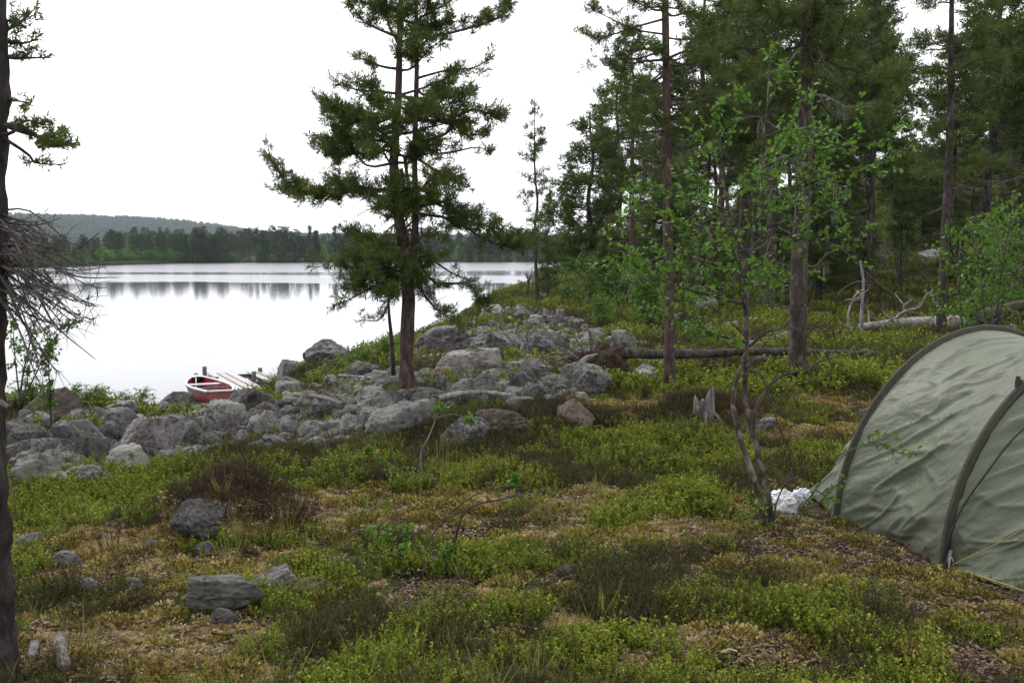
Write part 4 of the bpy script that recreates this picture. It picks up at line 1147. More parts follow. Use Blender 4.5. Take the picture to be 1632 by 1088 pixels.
# mostly bare arching side branches
for pts, r in (([(1191,555),(1225,528),(1270,525),(1312,560),(1330,590)], .009), ([(1200,690),(1205,650),(1235,605),(1275,590),(1320,572),(1400,555)], .013), ([(1190,590),(1215,600),(1235,660),(1262,740),(1255,780)], .008),
               ([(1192,540),(1150,500),(1110,478)], .007), ([(1232,850),(1238,800),(1262,760),(1320,720)], .006), ([(1262,865),(1270,820),(1300,780),(1330,730),(1385,705)], .007), ([(1222,850),(1205,800),(1185,760),(1172,730)], .005)):
    c = curve(pxp(pts, D, rs.uniform(-.15, .1)), 14); tube(br, c, np.linspace(r, .0016, 14), 6, .5)
    for q in range(5):
        k = rs.randint(5, 13); e = c[k] + unit(c[k] - c[k - 1] + rs.normal(size=3) * .5) * rs.uniform(.08, .25)
        tube(br, [c[k], (c[k] + e) / 2 + rs.normal(size=3) * .01, e], [.003, .002, .001], 3, .5)
for (ax, ay, tx, ty, dd) in ((1385,705,1462,722,-.35),(1350,720,1420,700,-.4),(1300,780,1330,800,-.1),(1265,840,1300,790,-.1),(1262,850,1200,800,-.15),(1225,840,1180,815,-.1),(1270,820,1340,770,-.2),(1385,705,1400,690,-.3)):
    twigleaf(rs, br, LP, LD, atD(ax, ay, D + dd * .6), atD(tx, ty, D + dd), .004, .05, 3, .35, 2, .45)
leafcloud(rs, lf, LP, LD, .037, .026)
x0, y0 = S2[0][0], S2[0][1]; root = (x0, y0, gz(x0, y0))
o = thing('birch_tree', 'crooked two-stemmed young birch in leaf standing left of the tent', 'birch tree', root)
tr.build('trunk', M['birch_bark'], o, True, root); merge(lf, br, 1); lf.build('crown', [M['birch_leaf'], M['twig']], o, False, root)

# ---- bushes and saplings made of stems from pixel paths
def sapling(name, label, cat, D, stems, seed, bark='twig', leaf=.035, step=.05, lv=2, group=None, extra=(), from_=.3, sub=4, subl=.35, tone=.5):
    rs = R(seed); tr, lf = MB(), MB(); LP, LD = [], []
    for pts, r, lfy in stems:
        c = curve(pxp(pts, D, rs.uniform(-.08, .08)), 16); tube(tr, c, np.linspace(r, max(.0012, r * .3), 16), 6, .5, .08, seed)
        if lfy:
            for q in range(int(lfy)):
                k = rs.randint(int(16 * from_), 15); d = unit(c[k + 1] - c[k])
                e = c[k] + unit(d * .7 + rs.normal(size=3) * .6) * np.linalg.norm(c[-1] - c[0]) * subl * rs.uniform(.4, 1)
                twigleaf(rs, tr, LP, LD, c[k], e, r * .4, step, sub, .4, lv, .2)
            twigleaf(rs, tr, LP, LD, c[-2], c[-1] + (c[-1] - c[-2]) * .5, r * .3, step * .6, 2, .6, lv, .1)
    if LP: leafcloud(rs, lf, LP, LD, leaf, leaf * .7, tone)
    b = atD(*stems[0][0][0], D); root = (b[0], b[1], gz(b[0], b[1]))
    o = thing(name, label, cat, root, group)
    tr.build('stem', M[bark], o, True, root)
    if LP: lf.build('foliage', M['birch_leaf'], o, False, root)
    return o
sapling('birch_sapling', 'bent little birch sapling with a leafy tip standing in the bilberry in the centre', 'sapling', 7.3, [([(676,815),(672,760),(671,722),(684,695),(697,660),(702,645)], .009, 3), ([(676,800),(650,760),(612,732)], .005, 1), ([(612,732),(598,724),(585,716)], .003, 3), ([(697,665),(720,660),(752,668)], .003, 2)], 3, 'dead_wood', .036, .04, 2, subl=.13, from_=.75)
sapling('birch_shrub', 'straggling half-leafless birch shrub in the middle foreground', 'shrub', 5.35, [([(690,945),(672,915),(640,890),(600,880),(540,872)], .008, 0), ([(700,935),(725,860),(745,810),(800,795),(838,784)], .010, 0), ([(690,940),(680,890),(690,850),(745,795),(800,775)], .007, 0), ([(690,945),(655,905),(632,870),(618,850)], .006, 5), ([(690,945),(668,880),(640,850),(590,840)], .005, 2), ([(690,945),(690,915),(700,890),(712,870)], .005, 5), ([(690,945),(702,920),(715,910)], .004, 4), ([(740,812),(700,830),(660,850),(615,835)], .004, 0), ([(800,775),(812,768),(822,762)], .003, 3)], 4, 'twig', .034, .04, 2, subl=.2, from_=.5)
sapling('pine_sapling', 'thin bare stem of a young pine left of the middle pine trunk', 'sapling', 12.2, [([(627,598),(624,540),(620,500),(618,440)], .03, 0)], 6, 'pine_bark')
sapling('willow_bush', 'airy leafy bush against the lake beside the left pine', 'bush', 9.2, [([(30,640),(40,580),(55,520),(70,470)], .010, 8), ([(32,640),(25,580),(22,530),(30,480)], .008, 7), ([(34,640),(60,590),(78,540),(100,520)], .008, 7), ([(32,640),(44,600),(20,560),(18,520)], .006, 6)], 7, 'twig', .042, .07, 2, subl=.25, tone=.4)
sapling('pine_sapling', 'small needle-leaved sapling on the left shore in front of the lake', 'sapling', 10.5, [([(82,690),(80,640),(78,590),(80,545)], .012, 14)], 8, 'twig', .05, .05, 3, subl=.22, from_=.3, tone=.15)
def bush_proto(seed, H, ns, half, leaf, n):
    rs = R(seed); tr, lf = MB(), MB(); LP, LD = [], []
    for s in range(ns):
        a = rs.uniform(0, 2 * pi); top = A([cos(a) * half * rs.uniform(.1, .6), sin(a) * half * rs.uniform(.1, .6), H * rs.uniform(.7, 1)])
        c = curve([A([cos(a) * .05, sin(a) * .05, -.1]), top * .5 + rs.normal(size=3) * .08, top], 14); tube(tr, c, np.linspace(.025, .005, 14), 6, .5)
        for q in range(n):
            k = rs.randint(3, 13); e = c[k] + unit(rs.normal(size=3) * A([1, 1, .5]) + A([0, 0, .35])) * half * rs.uniform(.3, .75)
            twigleaf(rs, tr, LP, LD, c[k], e, .006, .11, 4, .4, 2, .2)
    leafcloud(rs, lf, LP, LD, leaf, leaf * .75, .45); return tr, lf
BUSH = []
for sd, H, ns, half in ((1, 3.2, 4, 1.3), (2, 2.4, 3, 1.0), (3, 1.5, 5, .8)):
    tr, lf = bush_proto(sd, H, ns, half, .085, 13)
    o = thing('birch_tree', '', 'birch tree', (0, 0, 0)); tr.build('trunk', M['birch_bark'], o, True); lf.build('crown', M['birch_leaf'], o)
    BUSH.append([o, H, False])
for (k, px, D, ty, lab, gr, sl) in ((0,1585,17,285,'leafy green birch at the right edge above the tent',None,1.0),(1,1545,19,320,'leafy young birch between the dark pine and the right edge',None,1.0),(0,935,33,385,'leafy birch at the forest edge above the rocky rise',None,1.1),(1,985,27,395,'young birch left of the slender pine, above the fallen trunk',None,1.0),(1,905,45,400,'leafy birch nearest the water below the bushy small pine',None,1.2),
   (2,1035,24,430,'low birch bush just left of the slender pine trunk',None,1.0),(1,1620,24,300,'tall birch bush at the far right on the slope',None,1.0),(0,1150,38,330,'birch in leaf far behind the foreground birch',None,1.0),(2,960,25,470,'low birch bush on the rocky rise below the forest edge',None,1.0),(2,800,24,505,'thin willow clump on the rocks right of the middle pine',None,.7),
   (2,640,21,545,'low green bush on the bank behind the middle pine trunk',None,.8),(0,1090,46,330,'birch in leaf behind and right of the slender pine trunk',None,1.1),(1,1225,27,400,'young birch between the foreground birch and the thick old pine',None,.9),(0,1010,46,340,'bright birch deep at the forest edge left of the slender pine',None,1.1)):
    x, y = at_px(px, D); H = top_h(px, D, ty); o, h0, used = BUSH[k]; s_ = H / h0
    loc = (x, y, gz(x, y))
    if not used:
        BUSH[k][2] = True; o.location = loc; o.scale = (s_ * sl, s_ * sl, s_); o['label'] = lab
    else: copy_thing(o, loc, px * .7, (s_ * sl, s_ * sl, s_), lab)
rs = R(78)
for i in range(5):
    px = rs.uniform(1080, 1480); D = rs.uniform(26, 52); x, y = at_px(px, D)
    if gz(x, y) < .8: continue
    b = BUSH[rs.randint(2)]; s_ = rs.uniform(1.8, 3.8) / b[1]; r = copy_thing(b[0], (x, y, gz(x, y)), rs.uniform(0, 6), s_, 'leafy young birch in the understorey between the larger pine trunks', 'young birches in the understorey')
# low shrubs at the water's edge on the left and around the boat
rs = R(77)
for i, (px, py, h) in enumerate(((30,640,.35),(75,632,.30),(120,640,.28),(165,645,.30),(205,655,.28),(228,650,.30),(50,655,.30),(140,655,.25),(180,640,.3),(255,640,.22),(300,658,.15),(480,605,.25),(535,600,.25),(575,590,.3),(615,575,.35),(690,560,.35),(560,605,.2),(510,610,.2))):
    p = hit(px, py); o = BUSH[2][0]; s_ = h / 1.5
    lab, gr = ('low dark green willow scrub lining the shore left of the boat', 'willow scrub left of the boat') if px < 290 else ('low green scrub on the rocks around the near end of the boat and jetty', 'scrub around the boat') if px < 440 else ('low green scrub on the mossy bank between jetty and middle pine', 'scrub on the mossy bank')
    r = copy_thing(o, p, rs.uniform(0, 6), (s_ * 2.2, s_ * 2.2, s_ * 1.3), lab, gr); r.name = 'willow_shrub'; r['category'] = 'shrub'

# ------------------------------------------------------------------ tent
def tentmat(name, col, dark=1.0):
    m, nt, o = newmat(name)
    v = coords(nt, 'Object')
    n1 = noise(nt, v, 2.2, 4, .5, .4)
    t = N(nt, 'ShaderNodeTexCoord'); mp = N(nt, 'ShaderNodeMapping'); mp.inputs['Rotation'].default_value = (0, .7, .5); mp.inputs['Scale'].default_value = (2.0, 9, 9); L(nt, t.outputs['Object'], mp.inputs[0])
    wr = noise(nt, mp.outputs[0], 1.3, 4, .55, 1.2)
    mp3 = N(nt, 'ShaderNodeMapping'); mp3.inputs['Rotation'].default_value = (.4, -.5, .2); mp3.inputs['Scale'].default_value = (4, 16, 16); L(nt, t.outputs['Object'], mp3.inputs[0])
    wr2 = noise(nt, mp3.outputs[0], 1.2, 3, .5, 1.5)
    c = mixc(nt, ramp(nt, n1, [(.3, g(0)), (.7, g(1))]), tuple(x * .93 for x in col), tuple(x * 1.06 for x in col))
    b1 = bump(nt, wr, .30, .04); b2 = bump(nt, wr2, .16, .02, b1)
    p = pbsdf(nt, o, c, .48, .35, b2)
    tr = N(nt, 'ShaderNodeBsdfTranslucent'); L(nt, c, tr.inputs[0])
    mx = N(nt, 'ShaderNodeMixShader'); mx.inputs[0].default_value = .12
    L(nt, p.outputs[0], mx.inputs[1]); L(nt, tr.outputs[0], mx.inputs[2]); L(nt, mx.outputs[0], o.inputs[0])
    return m
M['tent'] = tentmat('tent_fabric', (.114, .130, .090))
M['sleeve'] = flat('pole_sleeve', (.050, .046, .036), .75, .2, .25, 30, .3)
M['black'] = flat('black_plastic', (.015, .015, .016), .5, .4)
M['yellow'] = flat('yellow_cord', (.27, .23, .07), .7, .2)
M['metal'] = flat('grey_metal', (.35, .35, .36), .35, .6)

LATV = A([.947, .32, 0]); AX = A([.32, -.947, 0]); HW, TH, EXP = 1.07, 1.16, 1.9
CA = A([2.97, 6.75, 0]); CA[2] = gz(*(CA - LATV * HW)[:2])
CB = A([3.27, 5.88, 0]); CB[2] = gz(*(CB - LATV * HW)[:2])
def arc(c, th, s=1.0, h=1.0):
    ct, st = np.cos(th), np.sin(th)
    lat = -np.sign(ct) * np.abs(ct) ** (2 / EXP) * HW * s
    zz = np.abs(st) ** (2 / EXP) * TH * h
    return c + lat[..., None] * LATV + zz[..., None] * A([0, 0, 1.0])
def sheet(name, S, mat, parent, loc):
    nu, nv = S.shape[:2]; mb = MB()
    i = np.arange(nu - 1)[:, None] * nv; j = np.arange(nv - 1)[None]
    mb.add(S.reshape(-1, 3), np.stack([i + j, i + j + 1, i + nv + j + 1, i + nv + j], -1).reshape(-1, 4))
    return mb.build(name, mat, parent, True, loc)
troot = (CA[0], CA[1], CA[2])
tent = thing('tent', 'green tunnel tent with dark pole sleeves pitched beside the birch', 'tent', troot)
def fabric(PA, PB, nu, sag, seed, outdir_c, folds):
    u = np.linspace(0, 1, nu)[:, None, None]
    S = PA[None] * (1 - u) + PB[None] * u
    out = unit(S - outdir_c)
    q = np.stack([S[..., 0] * 1.0, S[..., 1] * 1.0, S[..., 2] * 1.0], -1)
    dg = (S @ AX) * 1.0 + S[..., 2] * .75 + (S @ LATV) * .35
    al = (S @ AX) * .75 - S[..., 2] * 1.0
    edge = np.sin(np.clip(u[..., 0], 0, 1) * pi) ** .5
    f1 = fbm(np.stack([dg * 1.5, al * 7.5, dg * 0 + seed], -1), seed, 3)
    f2 = fbm(np.stack([dg * 1.6, al * 9, dg * 0 + seed], -1), seed + 3, 2)
    f3 = fbm(q * 9 + seed, seed + 5, 3)
    f4 = fbm(np.stack([dg * 2.2 + al * .6, al * 8 - dg * 2.5, dg * 0 + seed + 4], -1), seed + 7, 2)
    disp = -sag * np.sin(u[..., 0] * pi) + edge * (folds * f1 * .8 + folds * .9 * (np.clip(1 - np.abs(f2) * 1.6, 0, 1) ** 2.5 - .3) + folds * .6 * (np.clip(1 - np.abs(f4) * 1.6, 0, 1) ** 3 - .3) + folds * .10 * f3)
    return S + out * disp[..., None]
th = np.linspace(.0, pi, 260)
PA, PB = arc(CA, th), arc(CB, th)
sheet('flysheet_panel', fabric(PA, PB, 160, .06, 4, (CA + CB) / 2 + A([0, 0, .2]), .024), M['tent'], tent, troot)
# front end: from arc B down to a peaked ground hem
CF = CB + AX * 1.55
def hemF(th):
    lat = -np.cos(th) * HW
    b = CB + lat[:, None] * LATV + AX * (np.sin(th) * 1.45)[:, None] * 1.0
    b[:, 2] = GH(b[:, 0], b[:, 1]) + .015; return b
PF = hemF(th)
endp = sheet('end_panel', fabric(PB, PF, 110, .035, 8, CB + A([0, 0, .1]), .026), M['tent'], tent, troot)
def hemR(th):
    lat = -np.cos(th) * HW * .80
    b = CA + lat[:, None] * LATV - AX * (.62 + .35 * np.sin(th))[:, None]
    b[:, 2] = GH(b[:, 0], b[:, 1]) + .02; return b
sheet('end_panel', fabric(PA, hemR(th), 60, .03, 12, CA + A([0, 0, .1]), .018), M['tent'], tent, troot)
for c, s_ in ((CA, 1.0), (CB, 1.0)):
    mb = MB(); P = arc(c, np.linspace(0, pi, 90), 1.006, 1.006); n = len(P)
    rb = .017
    tube(mb, P, rb, 8, .5)
    # the flat stitched band under the pole
    W = .025; Q0 = arc(c, np.linspace(0, pi, 90), 1.008, 1.008)
    b0, b1 = Q0 - AX * W, Q0 + AX * W
    b0i, b1i = arc(c, np.linspace(0, pi, 90), .985, .985) - AX * W, arc(c, np.linspace(0, pi, 90), .985, .985) + AX * W
    V = np.stack([b0, b1, b1i, b0i], 1).reshape(-1, 3); i = np.arange(n - 1)[:, None] * 4
    f = np.concatenate([np.concatenate([i + a, i + (a + 1) % 4, i + 4 + (a + 1) % 4, i + 4 + a], 1) for a in range(4)])
    mb.add(V, f)
    slv = mb.build('pole_sleeve', M['sleeve'], tent, True, troot)
# zipper flap beside the front sleeve
mb = MB(); zt = np.linspace(.06, 1.25, 40); Z = arc(CB, zt, 1.0, 1.0) * .86 + np.array([np.interp(zt, th, PF[:, k]) for k in range(3)]).T * .14
Z = Z + unit(Z - (CB + A([0, 0, .1]))) * .02 + np.c_[.006 * np.sin(zt * 14), 0 * zt, 0 * zt]
tube(mb, Z, .006, 6, .5); mb.build('zip_cover', M['black'], endp, True, troot)
mb = MB(); P = arc(CB, A([.92, .95, .98])); box(mb, P[1] + unit(P[1] - CB) * .03, (.03, .02, .045), .3); box(mb, P[1] + unit(P[1] - CB) * .038, (.018, .014, .065), .5)
mb.build('buckle', M['black'], slv, False, troot)
def cord(name, pts, r, mat):
    mb = MB(); tube(mb, curve(pts, 16), r, 5, .5); return mb.build(name, mat, tent, True, troot)
bl = PB[0]; al_ = PA[0]
pg = A([bl[0] + .03, bl[1] - .04, gz(bl[0] + .03, bl[1] - .04)])
guy_top = arc(CB, A([1.15]))[0] + AX * .25 - LATV * .0
far_peg = atD(1760, 775, 4.9)
cord('guy_line', [pg + A([0, 0, .03]), pg * .5 + atD(1700, 802, 4.9) * .5, atD(1700, 802, 4.9), far_peg], .003, M['yellow'])
cord('peg_loop', [bl + A([0, 0, .02]), bl + A([-.05, -.06, .03]), bl + A([-.02, -.12, .01]), bl + A([.09, -.06, .02])], .006, M['yellow'])
P = PF[8:60:6] + A([0, 0, .02]); P[:, :2] += (AX * .03 - LATV * .02)[:2]
cord('hem_cord', P, .005, M['yellow'])
for q in (bl + A([.02, -.03, 0]), al_ + A([-.02, .02, 0]), hemR(A([.05]))[0] + A([-.05, .05, 0])):
    mb = MB(); z0 = gz(q[0], q[1]); tube(mb, curve([A([q[0], q[1], z0 - .1]), A([q[0], q[1], z0 + .05]), A([q[0] + .012, q[1], z0 + .065]), A([q[0] + .02, q[1], z0 + .045])], 8), .005, 6, .5)
    mb.build('peg', M['metal'], tent, True, troot)
mb = MB()
for q in (.3, .8):
    tube(mb, [bl + A([.01, -.01, .02]), bl + A([.03, -.02, .09 + .02 * q])], .010, 6, .5)
mb.build('strap', M['metal'], tent, True, troot)

# ------------------------------------------------------------------ boat
M['hull'] = flat('red_paint', (.21, .010, .028), .5, .3, .15, 3)
M['white'] = flat('white_paint', (.62, .62, .64), .45, .4, .08, 5)
M['plank'] = flat('weathered_plank', (.42, .385, .375), .85, .15, .22, 12, .6)
nt = M['plank'].node_tree; oi = nt.nodes.new('ShaderNodeObjectInfo'); pb = [n for n in nt.nodes if n.type == 'BSDF_PRINCIPLED'][0]; src = pb.inputs['Base Color'].links[0].from_socket
mr = N(nt, 'ShaderNodeMapRange'); mr.inputs[3].default_value = .7; mr.inputs[4].default_value = 1.15; L(nt, oi.outputs['Random'], mr.inputs[0]); hv = N(nt, 'ShaderNodeHueSaturation'); L(nt, src, hv.inputs['Color']); L(nt, mr.outputs[0], hv.inputs['Value']); L(nt, hv.outputs[0], pb.inputs['Base Color'])
M['darkwood'] = flat('dark_wet_wood', (.06, .05, .042), .85, .2, .35, 8, .6)
bs = A([(348 - 816) / F * 22.9, 22.9, -.01]); bw = A([(309 - 816) / F * 27.4, 27.4, -.19])
blen = np.linalg.norm(bw - bs); ex = unit(bw - bs); ey = unit(np.cross(A([0, 0, 1.0]), ex)); ez = np.cross(ex, ey)
broot = tuple(bs)
boat = thing('boat', 'open red rowing boat with white gunwales moored beside the jetty', 'boat', broot)
ns, nc = 40, 17
def hull(off):
    S = []
    for s_ in np.linspace(0, 1, ns):
        hb = .46 * (1 - max(0, (s_ - .42) / .58) ** 2.1 * .96) * (1 - .45 * max(0, (.42 - s_) / .42) ** 1.8) - off
        hb = max(hb, .012); gw = .36 + .08 * max(0, s_ - .5) ** 1.6 * 2.4 + .06 * (1 - s_) ; kz = .02 + .16 * max(0, (s_ - .75) / .25) ** 2 + off
        a = np.linspace(-1, 1, nc)
        y = np.sign(a) * hb * np.sin(np.abs(a) * pi / 2) ** .75
        z = kz + (gw - kz) * (1 - np.cos(np.abs(a) * pi / 2)) ** 1.05
        S.append(bs + ex * (s_ * blen) + y[:, None] * ey + z[:, None] * ez)
    return A(S)
HO, HI = hull(0), hull(.022)
def addsheet(mb, S, flip=False):
    nu, nv = S.shape[:2]; i = np.arange(nu - 1)[:, None] * nv; j = np.arange(nv - 1)[None]
    f = np.stack([i + j, i + j + 1, i + nv + j + 1, i + nv + j], -1).reshape(-1, 4)
    mb.add(S.reshape(-1, 3), f[:, ::-1] if flip else f)
mb = MB(); addsheet(mb, HO); addsheet(mb, HI, True)
hullo = mb.build('hull', M['hull'], boat, True, broot)
mb = MB()   # transom
for S in (HO[0],):
    top = (S[0] + S[-1]) / 2
    for k in range(nc - 1):
        mid0 = S[k] * 1.0; mb.add([S[k], S[k + 1], top, top], [[0, 1, 2, 2]]); mb.add([S[k] + ex * .03, S[k + 1] + ex * .03, top + ex * .03, top + ex * .03], [[0, 1, 2, 2]])
M['transom'] = flat('lit_red_paint', (.30, .09, .10), .6, .3, .15, 4)  # paler copy of the hull red: light on the stern put into the colour
mb.build('transom', M['transom'], boat, False, broot)
mb = MB()
for k in (0, -1): tube(mb, HO[:, k] + ez * .01, .026, 8, .5)
tube(mb, [HO[0, 0] + ez * .012, (HO[0, 0] + HO[0, -1]) / 2 + ez * .015, HO[0, -1] + ez * .012], .024, 8, .5)
mb.build('gunwale', M['white'], boat, True, broot)
mb = MB()
for k in (0, -1):
    c = HO[:, k] - ez * .035; tube(mb, c, .018, 6, .5)
mb.build('rubbing_strake', M['black'], boat, True, broot)
def thwart(t, dz, w, mat, nm, th_=.03):
    k = int(t * (ns - 1)); a, b = HI[k, 0] - ez * dz, HI[k, -1] - ez * dz
    mb = MB(); box(mb, (a + b) / 2, (w, np.linalg.norm(a - b) * .99, th_), axes=A([ex, ey, ez])); return mb.build(nm, mat, boat, False, broot)
thwart(.66, .05, .20, M['white'], 'thwart'); thwart(.40, .05, .10, M['black'], 'thwart', .025); thwart(.16, .07, .26, M['hull'], 'thwart')
mb = MB(); k0 = int(.88 * ns); S = np.stack([HO[k0:, 0] + ez * .012, (HO[k0:, 0] + HO[k0:, -1]) / 2 + ez * .03, HO[k0:, -1] + ez * .012], 1); addsheet(mb, S)
mb.build('bow_deck', M['white'], boat, True, broot)
mb = MB(); c = bs + ex * .98 * blen + ez * .44; tube(mb, [c - ey * .06, c + ez * .05, c + ey * .06], .02, 6, .5); mb.build('bow_handle', M['black'], boat, True, broot)
mb = MB()
for t_ in (.25, .5, .75):
    k = int(t_ * ns); tube(mb, HI[k] + ez * .006, .012, 5, .5)
mb.build('rib', M['black'], boat, True, broot)
# ------------------------------------------------------------------ jetty
d0 = A([(402 - 816) / F * 23.5, 23.5, .33]); d1 = A([(346 - 816) / F * 29.6, 29.6, .06])
dx = unit(d1 - d0); dy = unit(np.cross(dx, A([0, 0, 1.0]))); dzv = np.cross(dy, dx) * -1
if dzv[2] < 0: dzv = -dzv
if dy[0] < 0: dy = -dy
dlen = np.linalg.norm(d1 - d0)
jetty = thing('jetty', 'grey weathered plank jetty with gaps reaching into the lake', 'jetty', d0)
for off, s0, s1, w in ((-.22, .0, 1.0, .185), (.015, .04, .98, .17), (.245, -.03, .99, .18), (.80, .12, .97, .15), (.99, .06, .93, .12)):
    mb = MB(); a = d0 + dx * dlen * s0 + dy * off; b = d0 + dx * dlen * s1 + dy * off
    box(mb, (a + b) / 2, (np.linalg.norm(b - a), w, .035), axes=A([dx, dy, dzv])); mb.build('plank', M['plank'], jetty, False, d0)
for s_ in (.06, .5, .92):
    mb = MB(); a = d0 + dx * dlen * s_ - dy * .36 - dzv * .085; b = d0 + dx * dlen * s_ + dy * 1.15 - dzv * .085
    tube(mb, [a, (a + b) / 2, b], .065, 9, .5, .08, 3, cap=True); mb.build('crossbeam', M['darkwood'], jetty, True, d0)
for s_, off, h in ((.97, -.40, .20), (.55, .52, .20), (.55, -.40, .10), (.93, 1.05, .12)):
    mb = MB(); c = d0 + dx * dlen * s_ + dy * off; tube(mb, [c - A([0, 0, .8]), c + A([0, 0, h * .4]), c + A([0, 0, h])], .06, 9, .5, .05, 2, cap=True); mb.build('post', M['dead_wood'], jetty, True, d0)
mb = MB(); a, b = hit(412, 622), hit(462, 640); a[2] += .16; b[2] += .16
tube(mb, [a, (a + b) / 2, b], .07, 9, .5, .1, 3, cap=True)
tag(mb.build('log', M['dead_wood'], None, True, a), 'short grey log lying on the stones right of the jetty', 'log')

# ------------------------------------------------------------------ fallen trunk with root plate
def P3(px, py, D, dz=0):
    p = atD(px, py, D); return p
rs = R(17)
base = hit(960, 606); D0 = base[1]
rt = thing('fallen_tree', 'uprooted pine lying behind the slender pine with its root plate upturned', 'fallen tree', base)
pts = [atD(975, 560, D0), atD(1010, 563, D0 + .15), atD(1100, 564, D0 + .5), atD(1200, 560, D0 + .8), atD(1300, 562, D0 + 1.1), atD(1392, 564, D0 + 1.3)]
for p in pts[2:]: p[2] = max(p[2], gz(p[0], p[1]) + .06)
mb = MB(); tube(mb, curve(pts, 40), np.interp(np.linspace(0, 1, 40), [0, .06, .3, 1], [.13, .075, .06, .04]), 12, .5, .12, 3, cap=True); mb.build('trunk', M['pine_bark'], rt, True, base)
mb = MB(); ctr = atD(948, 583, D0)
import bmesh as _bm
bm = _bm.new(); _bm.ops.create_icosphere(bm, subdivisions=4, radius=1); me = bpy.data.meshes.new('x'); bm.to_mesh(me); bm.free()
v = np.empty(len(me.vertices) * 3); me.vertices.foreach_get('co', v); v = v.reshape(-1, 3); fc = A([list(p.vertices) + [p.vertices[2]] for p in me.polygons])
r_ = 1 + .38 * fbm(v * 2.4, 7, 4); vv = v * r_[:, None] * A([.42, .24, .26]); aa = -.45
vv = np.c_[vv[:, 0] * cos(aa) + vv[:, 2] * sin(aa) * -1 * -1 * .9, vv[:, 1], -vv[:, 0] * sin(aa) + vv[:, 2] * cos(aa)]
M['rootsoil'] = flat('root_soil', (.050, .036, .028), .95, .1, .6, 14, 1.0)
mb.add(vv + ctr - A([0, 0, .06]), fc); mb.build('root_plate', M['rootsoil'], rt, False, base)
mb = MB()
for i in range(34):
    a = rs.uniform(0, 2 * pi); d = unit(A([cos(a) * .9 - .3, -.5 * rs.rand(), sin(a) * .8])); l = rs.uniform(.2, .55)
    p0 = ctr + d * A([.2, .1, .12]); tube(mb, curve([p0, p0 + d * l * .5 + rs.normal(size=3) * .05, p0 + d * l + rs.normal(size=3) * .08 - A([.05, 0, .06])], 6), np.linspace(.028, .005, 6) * rs.uniform(.5, 1.1), 6, .5)
mb.build('root', M['dead_wood'], rt, True, base)
mb = MB(); tube(mb, curve([atD(916, 592, D0 - .2), atD(930, 574, D0 - .25), atD(952, 564, D0 - .25)], 8), [.02, .03, .034, .036, .034, .03, .02, .012], 7, .5); mb.build('root', M['grey_log'], rt, True, base)

# grey dead log with broken branches behind the tent
D = 21.0
b0, b1 = atD(1368, 531, D), atD(1536, 514, D); b0[2] = gz(b0[0], D) + .15; b1[2] = max(b1[2], gz(b1[0], D) + .15)
lg = thing('log', 'silver-grey barkless log with snapped branch stubs lying behind the tent', 'log', b0)
mb = MB(); c = curve([b0, (b0 + b1) / 2 + A([0, 0, .02]), b1], 30); tube(mb, c, np.interp(np.linspace(0, 1, 30), [0, .3, 1], [.06, .11, .15]), 12, .5, .15, 5, cap=True); mb.build('trunk', M['grey_log'], lg, True, b0)
for i in range(26):
    k = rs.randint(2, 28); d = unit(rs.normal(size=3) * A([1, .8, .7]) + A([-.3, -.3, .25])); l = rs.uniform(.2, .6); mb = MB()
    tube(mb, curve([c[k], c[k] + d * l * .5 + rs.normal(size=3) * .05, c[k] + d * l + rs.normal(size=3) * .1], 6), np.linspace(.035, .006, 6) * rs.uniform(.5, 1), 6, .5); mb.build('branch', M['grey_log'], lg, True, b0)
mb = MB(); tube(mb, curve([b1 + A([.1, .3, 0]), b1 + A([1.0, .8, .18]), b1 + A([2.2, 1.4, .35])], 16), np.linspace(.15, .1, 16), 10, .5, .15, 6, cap=True)
tag(mb.build('log', M['twig'], None, True, b1), 'dark mossy log continuing right of the silver-grey log, behind the tent top', 'log')
def snag(name, label, cat, D, stems, mat, seed, twn=0):
    rs = R(seed); b = atD(*stems[0][0][0], D); root = (b[0], b[1], gz(b[0], b[1])); o = thing(name, label, cat, root)
    for i, (pts, r0, r1) in enumerate(stems):
        mb = MB(); c = curve(pxp(pts, D, .0 if i == 0 else rs.uniform(-.15, .15)), 18); tube(mb, c, np.linspace(r0, r1, 18), 8, .5, .12, i)
        for q in range(twn):
            k = rs.randint(5, 17); e = c[k] + unit(c[k] - c[k - 1] + rs.normal(size=3) * .6) * rs.uniform(.15, .45)
            tube(mb, [c[k], (c[k] + e) / 2 + rs.normal(size=3) * .03, e], [r1 * 1.2, r1 * .8, r1 * .4], 4, .5)
        mb.build('trunk' if i == 0 else 'branch', mat, o, True, root)
    return o
snag('dead_birch', 'pale dead birch stem standing in front of the silver-grey log', 'dead tree', 19.5, [([(1374,548),(1373,500),(1376,450),(1371,415)], .038, .02), ([(1360,535),(1351,510),(1358,480),(1370,462)], .028, .014)], M['grey_log'], 4, 3)
snag('dead_branch', 'long grey dead branch arching over the silver-grey log', 'dead branch', 20.2, [([(1438,500),(1425,475),(1400,455),(1370,449),(1345,460),(1332,478),(1340,485)], .032, .010), ([(1400,455),(1385,440),(1365,418),(1345,400),(1310,380)], .03, .01)], M['twig'], 5, 3)
snag('dead_branch', 'forked silver dead branch sticking up from the silver-grey log', 'dead branch', 20.0, [([(1432,520),(1430,505),(1445,495),(1465,490),(1473,475)], .036, .014), ([(1440,500),(1420,510),(1405,520)], .03, .01), ([(1473,475),(1478,468),(1486,465)], .02, .008), ([(1440,498),(1441,485)], .025, .015), ([(1455,494),(1468,482)], .015, .006)], M['grey_log'], 6, 2)
